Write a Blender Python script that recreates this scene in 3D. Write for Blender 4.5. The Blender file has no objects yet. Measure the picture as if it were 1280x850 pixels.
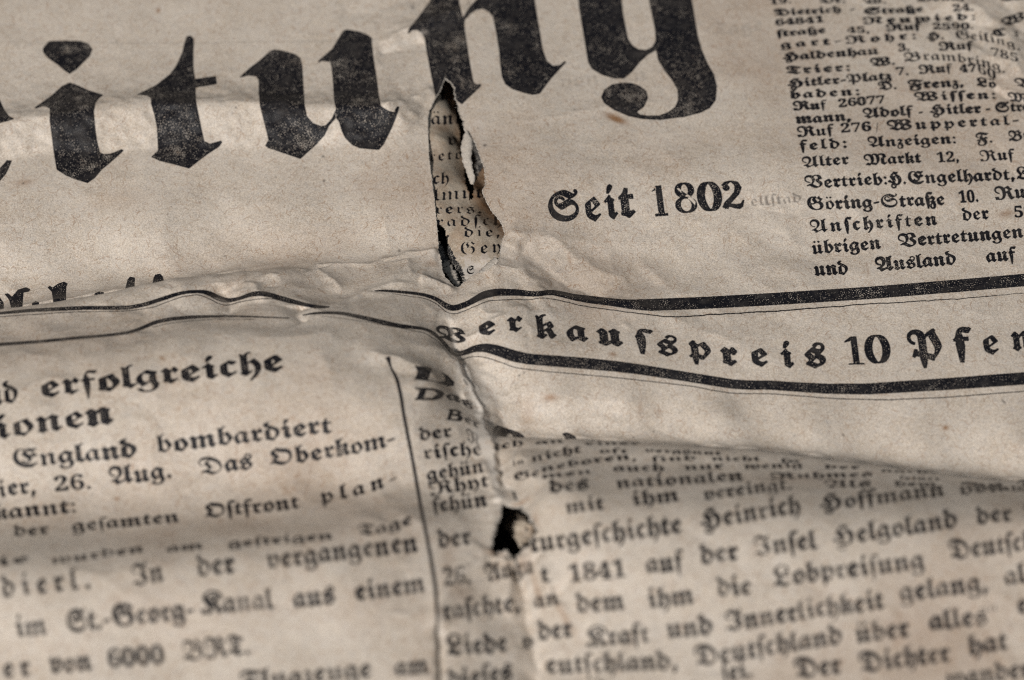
import bpy, math, random
import numpy as np

random.seed(7)
rng = np.random.default_rng(7)
scene = bpy.context.scene
R = math.radians

# ------------------------------------------------------------------ camera, light, exposure
ELEV = R(50.0)            # how far above the table plane the camera looks down
LENS = 100.0
FPX = LENS / 36.0 * 1280.0
DIST = 0.3556             # metres to the middle of the view; 0.1 mm per photo pixel there
cam_data = bpy.data.cameras.new('macro_camera')
cam_data.lens = LENS
cam_data.sensor_width = 36.0
cam_data.clip_start = 0.01
cam_data.clip_end = 20.0
cam_data.dof.use_dof = True
cam_data.dof.focus_distance = 0.3635
cam_data.dof.aperture_fstop = 16.0
cam = bpy.data.objects.new('macro_camera', cam_data)
scene.collection.objects.link(cam)
cam.location = (0.0, -DIST * math.cos(ELEV), DIST * math.sin(ELEV))
cam.rotation_euler = (R(90) - ELEV, 0, 0)
scene.camera = cam

world = bpy.data.worlds.new('World')
scene.world = world
world.use_nodes = True
world.node_tree.nodes['Background'].inputs[0].default_value = (0.80, 0.88, 1.0, 1)
world.node_tree.nodes['Background'].inputs[1].default_value = 0.03

def lamp(name, loc, target, size, size_y, power, colour):
    d = bpy.data.lights.new(name, 'AREA')
    d.shape = 'RECTANGLE'; d.size = size; d.size_y = size_y
    d.energy = power; d.color = colour
    o = bpy.data.objects.new(name, d)
    scene.collection.objects.link(o)
    o.location = loc
    v = (target[0] - loc[0], target[1] - loc[1], target[2] - loc[2])
    import mathutils
    o.rotation_euler = mathutils.Vector(v).to_track_quat('-Z', 'Y').to_euler()
    return o
# a soft window-like source in front to the left, a weak one from the right
lamp('window_light', (-0.54, -0.76, 0.98), (0, 0, 0), 0.12, 0.12, 19.4, (1.0, 0.975, 0.95))
lamp('room_light', (0.34, 0.42, 1.05), (0, 0, 0), 0.22, 0.22, 1.0, (0.80, 0.90, 1.0))

scene.view_settings.view_transform = 'Standard'
scene.view_settings.look = 'None'
scene.view_settings.exposure = 0.0
scene.view_settings.gamma = 1.0
scene.render.engine = 'CYCLES'
scene.cycles.max_bounces = 6
scene.cycles.use_denoising = False
scene.cycles.filter_width = 1.1
# ------------------------------------------------------------------ type: blackletter outlines, packed two characters per number
PACK = r'''
a+0!)+(D(|(P)((V)%([)$(^(}(b(o(w(e)3(^)K(])e(^)s(a*%(f*3(n*@)&*Z)C*x)l+>){+>){+9*J+&*^*|*p*y*p*j*h*f*d*b*b*X*a*M*a)>*b)4*d)-*g))*k)(*t)++#)5+/)+*Q(D*E(M*J(S*:(]*.(g*&(r*$(}*$)*!)Y)%)f)-*$)@*$*W)g*e)X*k)R*o)G*a)@*O)=*;)<)})>)_)F)B)P)-
b+*!)_(D)[(I)U(M)?(Y)$(e(h(j(h(y(n(}(r)((s)1(t)@(t+q(q,+(i,=(v,G(},@)(,6)-,))2+u)7,()=,4)E,?)O,H)Y,O)g,T)t,W*&,Y*&,J)v,H)l,E)d,@)^,:)U,))S+j)S*w*C+D*K+5*E+1*P*y*Y*k*g*U*t*:*y*,*z)x*y)m*v)b*q)U*h)G*F(~)n(D!*&(y*-({*3)&*8)2*<)@*?)O*@)a*?)k*;)x*/*:)|*W)n*q)S*c)S)/)q(}
c*_!)T(D)H(M)O(V)=(b)1(k)&(u({(~(u)-(p)8(o)F(o*E(p*P(r*Y(v*c)#*k)d+>)k+B)s+D)|+@*/+8*:+/*A+,*K+3*U+(*:*f*/*[*)*X*#*Z)T*z)P*q)O*b)O)X)Q)C)V);)b)3)p),)y))*.)/*E)?*N)4
d+3!)e(D)_(J)R(Q)0(c(e(p(e)#(k)((o)0(p)E(p*=(p*T(n*h)Q+1)++G(p+Z(e+l(b+}(c,-(h,7(o,A(z,I),,P);,U)L,X)b,Y)b,J)Q,H)G,D)@,=)>,4)B,&)M+v)f+g*2+M*N+;*d+**s*t*|*c+%*P+(*>+$)~*v)d*h)H*V)1*>(o)t(D!*$(v*+(x*1(~*7),*>):*H)Z*L*%*J*9*F*J*>*W*2*f)|*s)g+$)P*u)P)5)f)+)s(}
e*p!)m(D)^(K)a(R)K(Y);(d).(m)#(x(x)((s)5(p)C(o)R(o*@(p*M(r*V(w*^)#*f){+D*++D*[*U*_*M*^*I*X*E)O)T)Q)I)W)?)a)7)k)1)u)-*$),*2)-*<)0*F)6*S)@*^)5!)O)m*(*7*+*;)a*x)T*o)Q*j)P*d)O*N
f*8!)0&H))(7(x)T(t*;(t*f(Z*f(Z*u(g*{(o++(v+:({+K)(+s)0,1)=,F)F,N)O,T)Z,W)h,Y)t,X*%,U*2,R*=,Q*B,R*F,X*T,Q*6+t*%+|)q,()a,,)T,-)K,,)E,))A,#)@+x)B+j)H+Y)X+.*2+.*2*f)X*f)X)})W)b)S);)F())>&H
g+3!)f&E)P&G)>&J).&P({&W(o&c(g&o(_&|([(0)1(0)3&|)8&o)?&f)I&^)W&Y)i&W)x&Z*+&b*7&l*A&x*G(,*I(;*E(F*<([*2(v*,)4)5(J)((O)+(U),([)+(c)((h(y(u(l)0(b)E(^)T(])h(^)x(c*-(i*=(r*L(~*[)6*p)n+D)}+D)|+C*%+=*6+4*O+)*u*y*u*j*l*X*g*G*d*3*d)s*e)T*i);*q)$*{(n*|(h*|(b*{(P*x(A*t(3*n($*f&t*[&i*P&^*E&U*8&N**&I)v&F!)b)2)h)3)p)8*))F*&)d***-*3*Q)p*^)S*q)G*c)?*P);*<)9)|);)i)@)V)G)G)P);)X)4
h+,!)h&E)Z&M)r&p*((3*4(O*=(m*A)0*C)P*A)n*9*.*,*I)r*h)U*Q)U)4)V)/)Y),)_)))f)()w)7*%),)@(D)2(D)+(P(|(Y(p(b(e(f(e(u(l(w(q(}(t)+(u)3(u+s(r,,(k,=(x,G)#,@)*,6)/,))3+u)8,()?,4)G,?)P,H)[,O)h,T)u,W*(,Y*(,J)w,H)n,E)f,@)_,:)W,))U+j)U*h*E+D*O+9*K+4*J+/*L+)*U*y*g*a*n*O*u*=*z*)*{)p*x)K*p))*b(a*L(;*0&p
i*>!),+Z)5,.)<,C)D,R)N,[)[,_)f,])l,X)p,R)r,I)o,?)i,3)R+s)<+Z!)X(D)K(L)N(R)>(Z)4(e)-(o)+(~)+)/),):)-)C)-)M)-*I)+*X)(*[(}*](s*Y(g*P([*[({*x)D+D)Q+<)K+1)M+,)S+%)g*u)p*q)w*p)w*a)q*^)l*Y)j*R)i*J)i)=)k),)n)()t)&){)+*.)7*9)-
j*%!)++Z)5,.);,C)C,R)M,[)Z,_)e,])k,X)o,R)q,I)n,?)h,3)Q+s);+Z!(h&E(u&a)#(#)&(7)*(M),)1),*K)+*R))*X)%*[(|*](r*Y(f*P(Z*[(z*x)C+D)P+<)J+1)L+,)R+%)f*u)o*q)v*p)v*a)p*^)k*Y)i*S)h*K)h(|)j(b)q(D)b(D)^(M)W(_)T(l)R(r)K(P)@(0)0&i(w&E
k+.!)2(D)+(P(|(Y(p(b(e(f(e(u(l(w(q(}(t)+(u)3(u+s(t,#(s,-(k,=(x,G(~,@)),6)/,*)3+u)8,()?,4)G,?)P,H)[,O)h,T)u,W*(,Y*(,J)w,H)m,E)f,@)_,9)V,&)T+h)T*j*T+E*_+;*Z+4*f*x*n*f*p*X*n*N*f*F*X*<*G*0*R)~*])m*e)U*j)<*l)4*o)/*v))*~)1+.)(*N(D*B(M*H(U*A([*;(e*7(p*5(|*/)?*%)T)q)j)T)W)T)7)U)0)Y)+)_)()e)&)q)1){)%)@(D!)T)n***2*4*;*8*E*7*O*3*Y*(*p)T*R
l*+!)R(D)E(K)J(S):(_(e(r(e)%(k)*(o)2(q)I(q+r(o,*(l,3(f,=(s,G(z,@)$,6)*,))/+u)4,():,4)B,?)L,H)V,O)d,T)q,W*#,Y*#,J)s,H)i,E)a,@)Z,:)R,))P+j)P)G)R)<)V)7)m),)y))*%)+*0)4*;)*
m,o!)6(D)0(P)&(Y(v(b(k(f(k(u(r(w(w(|(z))({)3({*@(z*N(x*X(u*b(q*f(h*Z([*f)5+D)@+:)>+5)?+3)E+0)J+-)O+))T*})X*u)[*_)[*[*5+/*B+<*F+D*U+D*U+B*W+=*]+8*j+/*t*}*x*n*x*]+d+D+s+D+}+7,.+.,:+&,F+$,F*q,@*m,<*i,9*c,9*Y,9):,;)+,>)(,C)&,K)+,X)7,e)-,)(D+w(L+z(R+l(Y+a(d+X(n+V(|+V)*+V)3+W)>+W)I+W*K+V*T+S*]+M*e+F*j*x*C*x)3*y))*|(|+%(w+.(u+.(f*}(b*r(Y*h(P*c(D*R(D*L(P*B(Y*7(b*+(f*+(u*2(w*7(|*:))*<)3*<*K*;*T*8*]*3*d*,*j)[*C)[)3)])))a(|)f(w)m(u)m(f)b(b)U(Y)K(P)E(D
n+P!)6(D)0(P)&(Y(v(b(k(f(k(u(r(w(w(|(z))({)3({*@(z*N(x*X(u*b(q*f(h*Z([*f)5+D)@+:)>+6)B+2)M+*)T*|)Y*p)[*b)[*[*E+D*T+D*^+7*l+.*y+&+*+$+**q+#*m*z*i*x*c*w*Y*w):*y)+*|)(+&)&+.)++<)7+G)-*h(D*Y(L*](R*L(Z*B(e*;(o*9(~*9)-*:)7*;)@*;)J*;*K*9*U*6*^*1*e***k)[*B)[)3)])))a(|)f(w)m(u)m(f)b(b)U(Y)K(P)E(D
o+*!)d(D)[(K)L(S)2(^(h(j(h(y(n(}(r)((s)1(t)@(t*=(s*T(q*h*D+D*K+6*D+2*M*|*^*a*o*E*w*2*z)x*w)e*n)N*[)7*B(u)s(D!*((v*/({*8)/*>)D*A)[*?)k*<)z*5*.*-*>)w*])l*v)S*m)S)/)t({
p+:!);&E).(1)((h(|(j(r(g(i(]([(g)$)3)$*4)#*M({*](q*l(m*q(l*w(r+&)++@);+S)G+J)B+>)E+5)P+*)[*x)_*k)_*g*X+D*c+8*Z+2*d*}*u*e*}*U+)*F+-*7+.*(+,)q+%)]*v)G*f)0*F(b*3(D*#(D)v(M)[(Y)U(+)J&E!*5(z*?(|*H))*O)5*U)E*Y)U*[)i*Y)t*U*$*O*1*F*?*5*V***k)_*P)_)6)p)-*#)$
q+0!*?&E*<&Z*:&q*3(R*-)4)5(G)*(Q)/(X).(_)*(g(y(u(l)1(b)F(^)U(])g(_)|(g*6(r*K)%*a)A*{)o+D)~+D*/+9*A+/*X+%*v*x*v*i*o*]*j*=*d)e*^(z*V(-*M&E!)b)1)h)3)p)7*-)K*-*S)o*b)U*s)H*c)@*O);*:)9)});)i)@)U)G)F)O);)X)3
r*X!)Y(D)L(L)Q(U)B(a(p(r(p)%(u))(x).(z)6({)@({*@(z*N(x*X(u*b(q*f(h*Z([*f)5+D)@+:)>+6)B+2)M+*)T*|)Y*p)[*b)[*[)z+1)}+9*%+D*4+D*9+7*?+,*G+#*Q*y*Q*f*J*_*C*U*=*J*9*>***>*(*I*#*S)z*[)t*d)[*>)[)G)[)?)^):)o)0)z)+*%)**.)-*<)9*G)/
s+$!)O(D)J(L)>(V))(e(e(x(e),(u)6)%)A)-)K)0)U)*)h(v)}(f*5(a*A(b*G(h*P({*j)8+()N+<)W+B)^+D)g+@)v+5*(+.*4+**?+)*M++*X+3*a+?*d+M*a+]*X+j*L+r*?+u*3+r*)+j){+^)w+Q)m+Z)a+c)i+q)u+|*),)*:,+*I,)*V,#*d+w*m+l*s+]*u+M*t+?*p+1*i*~*]*o*;*F*R*5*e)}*o)h*r)S*n)=*d))*P(s*9(e*)([)v(U)l(O)_(D!)Y)|*,*S)y*T)k*X)Z*b)L*l)G*o)C*p)=*n)8*j)4*d)3*])7*R)E*@)R*.!)~(o*0(q*;(z*B),*E);*B)G*<)S*3)a**)j){)p)s)s)m)q)h)l)=);)V)()i(w)t(q
t*?!)R(D)E(L)K(U)+(e(n(l(n({(s(~(v))(x)0(y):(y*f(b*f(b*u(}+0)5+F)B+_)L+|)_+|)Z+W)Y+.*:+.*:*f)Y*f)Y)5){)&*&)**3)4*=))
u+R!)H(D);(K)=(P)9(S).(Y(l(f(l(u(t(w(y(|(|)((~)3(~*E(}*Q({*Z(x*b(t*f(h*X([*d)7+D)C+:)B+9)@+6)E+2)O+*)W*{)[*o)^*a)^)=)b)+)f)$)o(~)})+*;)A*;*X*9*c*6*i*1*n***q**+$*5+(*A+/*J+8*P+D*a+D*g+8*q+/*|+(+-+$+-*q+$*n*{*i*x*a*w*U*w):*y)+*|)(+&)&+.)++<)7+G)-*h(D*Y(L*](R*L(Z*B(d*<(m*;(|*;)-
v+-!)f(D)a(I)S(P)9(Y(k(f(k(u(p(x(s(~(u),(v)7(v*@(s*O(k*^(c*j(_*r(l+,)5+S)B+K)<+@):+9)=+/)G*|)Q*m)V*c*C+D*R+D*R+;*S+2*Y+(*k*h*x*G*{*7*})~*y)g*p)O*^)6*E(u)u(D!*((v*,(x*2)#*8)/*>)<*B)K*C)[*A)v*<*3*1*K){*i)V*J)V)+)y(x
w,J!)5(D)/(P)%(Y(u(b(j(f(j(u(q(w(v({(y)&(z)0(z*B(w*P(o*_(g*k(d*r(p+,)9+S)F+K)@+@)>+9)A+.)L*|)V*o)Y*j)Z*d)Z*c*D+D*S+D*S+?*U+9*[+5*e+0*n+(*u*v*x*c+b+D+q+D+q+;+s+2+x+(,,*g,9*F,<*6,>)~,:)f,0)M+y)4+a(t+6(D+&(D*|(J*m(Q*R(Y*0(f*0(u*5(x*8(}*:)+*;)5*;*?*:*S*7*b*2*h***j)~*h)u*b)Z*K)Z)0)[)&)_({)e(w)l(u)l(f)a(b)T(Y)J(P)D(D!+D(v+K({+U)/+])C+a)[+^)x+X*5+N*L+>*i*x*K*x)++9(x
x+;!*N(D*A(L*I(X*=(a*0(u)n)O):(J)+(J)%(T(w(_(l(i(c(p(c)#(s)0)&)D)5)D)=)5)F),)d)c)9*N)/*])(*e(u*V(i*b)D+G)Q+?)O+7)X+1)f*z*$*I*T+D*e+D*i+7*q+-*z+#+(*{+(*l*y*f*q*^*k*T*f*I*U*I*N*X*G*d*0*6*_)8*f)/*m),*s)/*{)7++).
y+1!)m&E)a&M)w&p*-(3*:(O*B(m*F)0*H)P*F)n*>*.*1*I)w*h)Z*Q)Z);)Z)2)^),)d)))j)()x)3*&)()F(D)7(D)2(M))(U(y(](j(e(j(t(q(v(v(}(y)*(z)3(z*C(y*K(v*S(o*_(g*j(d*r(p+,)9+S)F+K)@+@)>+9)A+/)K*~)U*q)Y*h*J+D*T+9*P+4*O+/*Q+)*X*{*c*o*m*^*u*L*{*;+#**+$)p*})K*u))*g(a*Q(;*5&p
z*>!)>&E)0&F(~&J(t&Q(k&Y(c&g(]&t(Y(((X(9([(Q(f(i(u(})/)5(~)@(k)L(k)[)&)j)9)x)@*$)D*-)G*6)H*?)F*K)A*T)8*[)-*^(z*Z(m*O(b*Y)B+F)O+>)M+9)Q+2)^++)l*})v*s)|*h*#*X){*I)p*7)^*#)H)l)V)a)c)U)q)[*#)b*))R)m)H)x)7*%(~*+(i*-(P**(5*#&x)t&c)f&R)R&H!)7&X)>&Y)D&])I&b)N&i)T&z)V(5)T(J)O(_)F(s)9)*)((u(v(d(o(N(m(8(o&}(w&j(}&c)(&])/&Y
A,u!)o(@)a(N)k(U)o(Z)m(_)h(h)V(z)D)/)=)4)7)5),)4(z)0(s)C)8)M)S)Z)m)k*$)|*4*5*>*K*D*f*G+&*E+:*B+K*<+Z*4+i**+t)y+{)k,$)Z,%)M,$)B+})7+w)-+p)$+f({+Y(w+M(v+@(x+,)#*v)0*g)@*Y)U*Q)p*K)l*7)S*;)>*C)-*M(z*Z(n*k(f*|(b+5(_+J(c+k(m,,(u,8(},B),,K)7,S)D,Y)Q,_)a,c)p,d*#,c*2,_*?,Y*L,R*W,J*c,@*l,5*t,(*z+u*~+f+%+T+&+C+#+%*v*d*h*E*R*+*:)m)x)V*=)3*H))*P)%*W)&*e),+*)=+L)R+L+d+J,%+B,@+T,K+g,++t,@,*,P,?,[,[,d,[,N,J,C,@,5,:+},8+f,8)f,9)T,=)H,C)A,I)?,T)B,e)M,r)>+|(D+i(L+n(^+m(b+j(e+^(n+U(y+P)*+N)8
B-?!*l(E*U(H*A(O)N(z)C(~):)$)2)#)-(|)*(w))(p)*(g)/(Z(x(R(o(_(i(m(f(y(e))(f)3(i)<(n)D(u)K)-)V)E)^)a)e){)p*-)x*8*%*B*1*J*=*Q*K*U*Z*X*m*Y+#*W+=*O+S*C+g*4+v)|,#)f,()S,$)C+z)5+p)*+d(~+R(|+@(~+,)**v)6*g)G*Y)]*Q)x*K)t*7)Z*;)E*C)4*M)$*Z(u*k(m*|(h+5(f+J(i+k(s,+)(,A)=,S)I,Y)V,^)f,b)v,c*6,_*P,S*i,B*},,+<,9+X,G+v,U,5,f,?,R,9,M,8,H,<,:,F,(,S+p,_+e,i+a,t+e-#+R,9+*,I*~,W*u,f*k,q*],y*N-$*?-(*/-*)y-()e,})Q,u)@,h)0,W(},D(p,.(d+p(X+T(P+<(J+$(F!+7*n+]+&+u+3,&+;,++@,*+F,$+P+r+j+b,#+Z,++U,.+H,(+,+t+6+S+:+3+9*}!+_(q+o(s+}(z,-)+,5):,;)K,=)a,:)w,2*0,%*A+q*M+^*U+I*X+:*V+/*R+(*?*{*0*q*$*e)w*L)k)|)X*=)K*j)4+%)%+;(x+N(r
C,c!+2(D*h(H*B(R){(c)[(y)@)8)+)W(y)r(p*1(k*L(i*j(j+&(m+>(r+T(x+j)%+{)/,0);,>)G,J)U,S)f,Z)u,_*+,a*@,]*S,U*c,H*k,8+(,J+7,U+@,[+E,_+L,a+Y,],0,J,6,K,<,O,J,],X,N,*+x+y+m+s+j+n+i+^+l+H+u+3+~+#,%*t,#*j+x*b+p*_+h*i+M++*v+H*@+R*&+P){+K)r+:)^*m)5+&)1+C)0+T)0+i)3+|)8,2)=,A)D,L)J,W):+V(H+E(E!*X);*f)M*j)_*d)v*O*=)|+.)u+<)s+G)w+R*)+a*=+r*Y,.*S,9*I,B*=,H*0,J*&,I)y,E)q,@)i,:)Z,%)Q+h)K+H)I+$)L*])V*<)g)z)|)a*:)J
D-*!+#(D*m(F*[(J*K(Q*;(Z)r(s)X)&)K),)I),)9)&(~(s(p)&)+)B)@)U)V)b)m)f)w)f)~)d*,)i*2)n*6)t*8)z*4*-*(*?)h*d)^*u)Z+,)]+9)g+F)u+R*,+^*B+h*Y+p*G+v*5+z)|+})g+~)T+})F+{)9+v).+q)$+i(z+_(v+T(u+I(x+8)%+&)5*t)I*j)C*S)/*](z*i(n*u(e+)(_+9(]+L(^+](b+m(g+{(o,-(x,9)(,C)4,L)B,T)Q,Z)c,_)t,c*,,d*T,_*~,S+I,A+m,),0+g,I+D,W+),c*i,i*K,k*/,i)u,e)a,[)L,Q);,C)*,4(v+~(i+k([+V(Q+D(J+4(F!+R({+h(}+z)*,/)5,;)E,C)W,F)m,B*.,6*L,#*k+f+,+E+F*{+a*e+[*R+S*G+I*D+=*E+3*K+)*W*t*i*Y*x*@*|*6*~*.*{*#*s)v*f)l*Q)b*;)V*d)<*y)/+1)&+B(|
E,i!+2(D*h(H*B(Q)|(c)](x)A)7)+)V(y)q(p*0(k*K(i*j(j+((m+?(r+U(x+k)%+})/,2);,@)G,L)U,U)f,])u,b*+,d*B,a*V,X*f,K*q,:+%,J+2,V+<,a+F,d+M,c+T,a+x,Q,0,M,6,N,<,R,J,a,Z,S,.+{,#+q+{+n+w+n+k+q+T+y+<,%+-,)+$,&*y+~*s+y*r+s*s+n*x+g+/+N+J+.+f+E+o+N+u+X,)+X,:+F,E+?,U+9,U+*,C*u,7*c,)*c+v*s+l*z+^+%+V*{+e*f+j*V+h*L+a*@+V*1+R)~+M)p+G)d+=)Y+1)R*~)N*p)M*_)N*P)S*D)Z*:)g*2)t*,***?*3*G)|*R)o*_)g*o)d*{)f++)j+2)r+4)|+2*.+,*;*s*U*I+)*:+>*5+P*8+[*@+h*b,,*Y,9*O,C*B,J*2,L)~,J)r,D)f,9)[,*)S+s)M+[)J+A)I+$)J*h)N*O)U*:)a*&)m)p)|)a*1)Q*D)E*X)<*n)5+()1+>)0+W)1+t)7,4)?,K)J,W):+V(H+E(E
F,5!*0&M)l&P)M&X)5&g(~&x(w(((r(2(o(>(o(J(q(^(z(s)+)+)7);)@)I)D)T)C)[)@)a);)d)5)e)+)c(~)Z(r)F(^)P(i)d(u)p)()x)7)z)I)w)W)n)b)_)f)M)c):)Z)()D(a);(O)8(?)9(4)=(*)D&|)M&t)X&n)g&j)u&g*+&f*;&g*I&j*U&p*_&x*h(%*m(1*p(>*r(K*o(Z*g(n*X)&*G)>*#)i)h*,)a*8)Z*D)W*Q)V*_)Z*s)k+/*(+K*J+n*&+y)o+|)W+~)C+|)1+w(}+o(q+d(i+U(f+G(i+8(p+((~*u)8*i)0*T(t*b(b*u(X+$(R+2(O+?(N+O(Q+f(Y+z(g,1(w,B)/,O)E,Y)],a)v,d*8,a*],X+,,K+^,:+n,4+x,2,),5,5,>,B,0+d+R+Y+K+S+I+@+M*x+[*d+e*U+V*K+G*F+7*D+%*G*q*Q*_*m*=+.*V+8*c+?*n+N*n+V*d+a*[+l*V+|*S+|*D+l*5+_)}+O)}+G*,+@*3+9*7+2*8+(*6*y*/+8)j+L)J+S);+Y),+](x+^(i+](V+Y(F+S(8+K(*+B&y+6&n+*&e*v&[*g&U*T&Q*C&N
G-$!*|(D*^(F*B(K*)(S)m(_)V(n)C)#)4)7)%)M(w)f(o*$(k*@(i*^(j*x(n+5(s+L({+d)*+w)6,-)C,<)S,I)e,R)v,Y*-,_*@,a*Q,^*h,X*x,l+-,_*|,O+,,I+7,A+-,0*~,6*r,=*n,2*l,+*p+w*~+^+0+E+4+8+3+0+/+%*}*l+,*s+6*x+L+#+b+-+q+7+{+B+~+L+{+T+q+_+Q+{+G,*+D,3+G,;+Q,H+q,i,$,[+x,M+~,C,2,4,C,%,J+},O+{,Z,%,i+s,U+c,D+K,3+6+}+(,6*v,F*g,R*T,[*B,c*.,e)t,c)_,_)L,W);,O)+,D(x,7(k,)(_+s(U+a(N+L(I+7(F!*/*M*:*O*D*U*L*_*N*k*L*y*E+-*=+9*6+D*-+U*++^**+g*2+v*I,8*U,F*M,H*D,I*:,G*1,D*(,>){,6)m+|)c+^)Z+;)X*p)X*e)c*Y)o*S)}*N!*~([+5(]+E(c+S(j+a(u+k)&+r)7+v)H+x)]+u)u+n*/+c*@+T*N+C*V+0*Y*w*U*a*H*H*;*4*7*&*8)u*;)i*?)[*F)f)|)q)Z)~)?*3))*C(s*U(f*j(^
H,m!*(&A)p&C)]&J)N&U)C&d)<&t):(*);(7)>(B)B(L)H(V)Q(a)[(i)j(p)y(u*9)#*G)0*U)**R(~*U(w+#(U+/(X+:(a+D(k+L(w+S),+X)>+[)R+])k+Z*%+U*<+M*O+C*c+8*q++*|*y+(*l+**Y+%*F*w*P*c*c*=*g*/*i)}*f)q*^)e*R)W*D)L*4)C*#)<)m)7)[)5)F)7)3);(})C(m)M(h)P(b)Q(Z)O(T)L(G)[)-*.)1){)8)m)B)a)L)U)W)N)d)L)m)M)t)S)y)[){)e)y)p)s*#)h*6)X*K)J*b)?*t)9+&)7+2)9+=)?+I)X+k)n,&**,@*>,R*L,^*V,c*c,a*u,X+-,Q+:,O+B,S+N,_+^,R+2+~+%+t*v+q*n+t*Z+{*F,&*:,)*0,%*&+y){+n)y+a){+T*&+H*:+-*O+9*q+F+%+L+2+S+:+Y+>+a+M+a+O+Z+T+V+^+Q+p+G,#+;,1+-,;*x,D*g,J*R,M*=,O*(,L)j,F)O,<)8,/(}+z(j+h(X+Q(L+;(D*j(9*Q(3*E(-*9(6*;(>*8(G*1(M*((Q)y(S)i(P)[(G)R(;)P(*)P&|)S&t)X&l)_&e)p&Z*(&V*8&Y*E&a*O&k*X&y*m&p*h&e*c&Z*Z&S*Q&L*>&D
I,#!)X*b)F*f)6*l)(*s(x*}(n+-(h+9(d+F(b+T(d+d(h+r(n+~(w,.)&,8)3,@)@,F)O,L)],P)h,U)n,[)q,d*$,d*&,[*-,U*E,G*V,?*h,6*w,.+(,&+1,%+9,)+B,/+G,4+>,5+8,:+5,@+4,E+5,L+:,S+A,W+I,Y+R,W+Z,Q+a,H+c,>+a,4+Y,++P+|+E+s+,+b*n+U*d+Q*[+P*K+V*.+g)m+v)]+{)I+})9+z)*+r)#+l({+f(y+](x+T(y+I(}+@)&+7)0+/)D*})^*v!)b(D)R(L)S(R)S(V)P(g)J(s)@(z)5(})*({(|(v(u(n(o(d(Y(k(f)%(s)6)()@);)C)F)B)O)@)_)=)f)?)r)G*#)?)|)0)}))*(({*1(s*;(l*F(h*R(f*a(h*n(o*w(z*z)-*v)>*i)W*I*2*?*G*<*W*?*e*F*s*Q+%*a+4*p+?*~+H+7+P+J+S+S+Q+]+M+d+E+f+<+d+4+_+.+X+)+Q+(+H+*+A+0+;+6+7+8+0+6+*+2+%+,+$*~+&*v+-*i+G*8+W)t+_)a+a)S+^)I+W)<+M).+A(|+%(d*t(Y*h(T*M(N*1(K*#(K)m(J
J,9!)m*b)Y*f)I*l);*s)0*})%+-({+9(w+F(v+T(w+d({+r)%+~)/,/):,8)F,@)S,G)d,L)q,P){,U*%,[*),d*8,d*9,]*?,V*H,O*U,H*k,?*{,6+/,.+;,&+D,%+L,)+U,/+Z,4+P,5+K,:+H,@+G,E+H,L+M,S+T,W+],Y+g,W+o,Q+t,H+v,>+t,4+n,++e+|+X+s+?+b+%+U*w+Q*p+P*^+V*@+h*%+v)p+|)]+})L+z)=+r)7+l)3+f)1+])0+T)1+I)5+@):+7)C+/)W*})r*v!)k&W)]&a)]&g)^&m)Y($)Q(3)D(=)6(@)+(>(}(8(u(0(p&~([(+(b(<(j(J(t(T)#(])2(b)A(d)L(c)V(a)i([)q(_){(i*-(a**(U*)(L**(D*-(<*2(4*9(-*J(#*_&{*l&}*w(&+$(.+,(7+0(@+2(I+*(g*n)@*a)a*U){*O*3*N*A*O*K*S*W*d*t*n+%*y+2+)+<+4+C+I+L+_+O+i+M+s+H+y+?+|+4+z+*+u*~+n*z+f*y+[*{+T+&+N+.+J+1+C+/+=+*+9*}+8*r+9*i+=*[+I*>+W)}+k)R+r):+u)#+r(s+l(d+c(R+U(B+:($+-&t*|&m*b&e*B&b*/&b)w&_
K,h!(k(D(^(N(c(^(e(k(_(z(R)1(])>(k)9(|)7)))8)2);):)?)@)D)M);)G)*)E(y)G(m)O(d)Z(])i([)w(^*$(g*+(u*-)-**)A)~)X)q)t)_*5)D*])8*p)0+%)++3))+?)++K)2+Z)<+l)K+})],2)s,A*0,N*J,Y*h,a++,d+H,a+f,Y,%,O,=,A,P,1,a+x,k+b,n+H,l+;,g+0,^+),S+&,F+),A+-,?+2,@+7,A+@,B+J,C+S,B+_,?+j,:+t,4+~+},4+g,A+K,I+-,L*p,J*X,F*D,@*3,6*%,+)w+x)q+i)o+U)q+I)w+;*-*y*N*D*>+)*;+7*;+?*>+J*G+U*U+a*h+j*w+p+(+t+0+y+:,(+I,(+U+l+h+Q+y+<,$+6,*+3,++#+M*]+S*Y+Z*R+c*G+k*8+z)o,/)G,6)5,=)),D(|,L(z,T(|,b)(,m(s,.(E,((E+~(D+v(F+o(I+h(O+a(V+Q(r+@)@+0)k*~*)*t*6*l*;*d*8*X*2*b){*g)j*k)V*l)C*k)/*f(x*^(i*T([*H(Q*9(J*)(F)r(D)c(F)L(I)6(L)((M(w(K!*c*N*}*]+5*i+@*r+D*y+C*~+?+++1+>*}+N*w+S*r+U*k+T*d+Q*[+M*U+H*Q+C*P+=*Q+7*R+/
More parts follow.
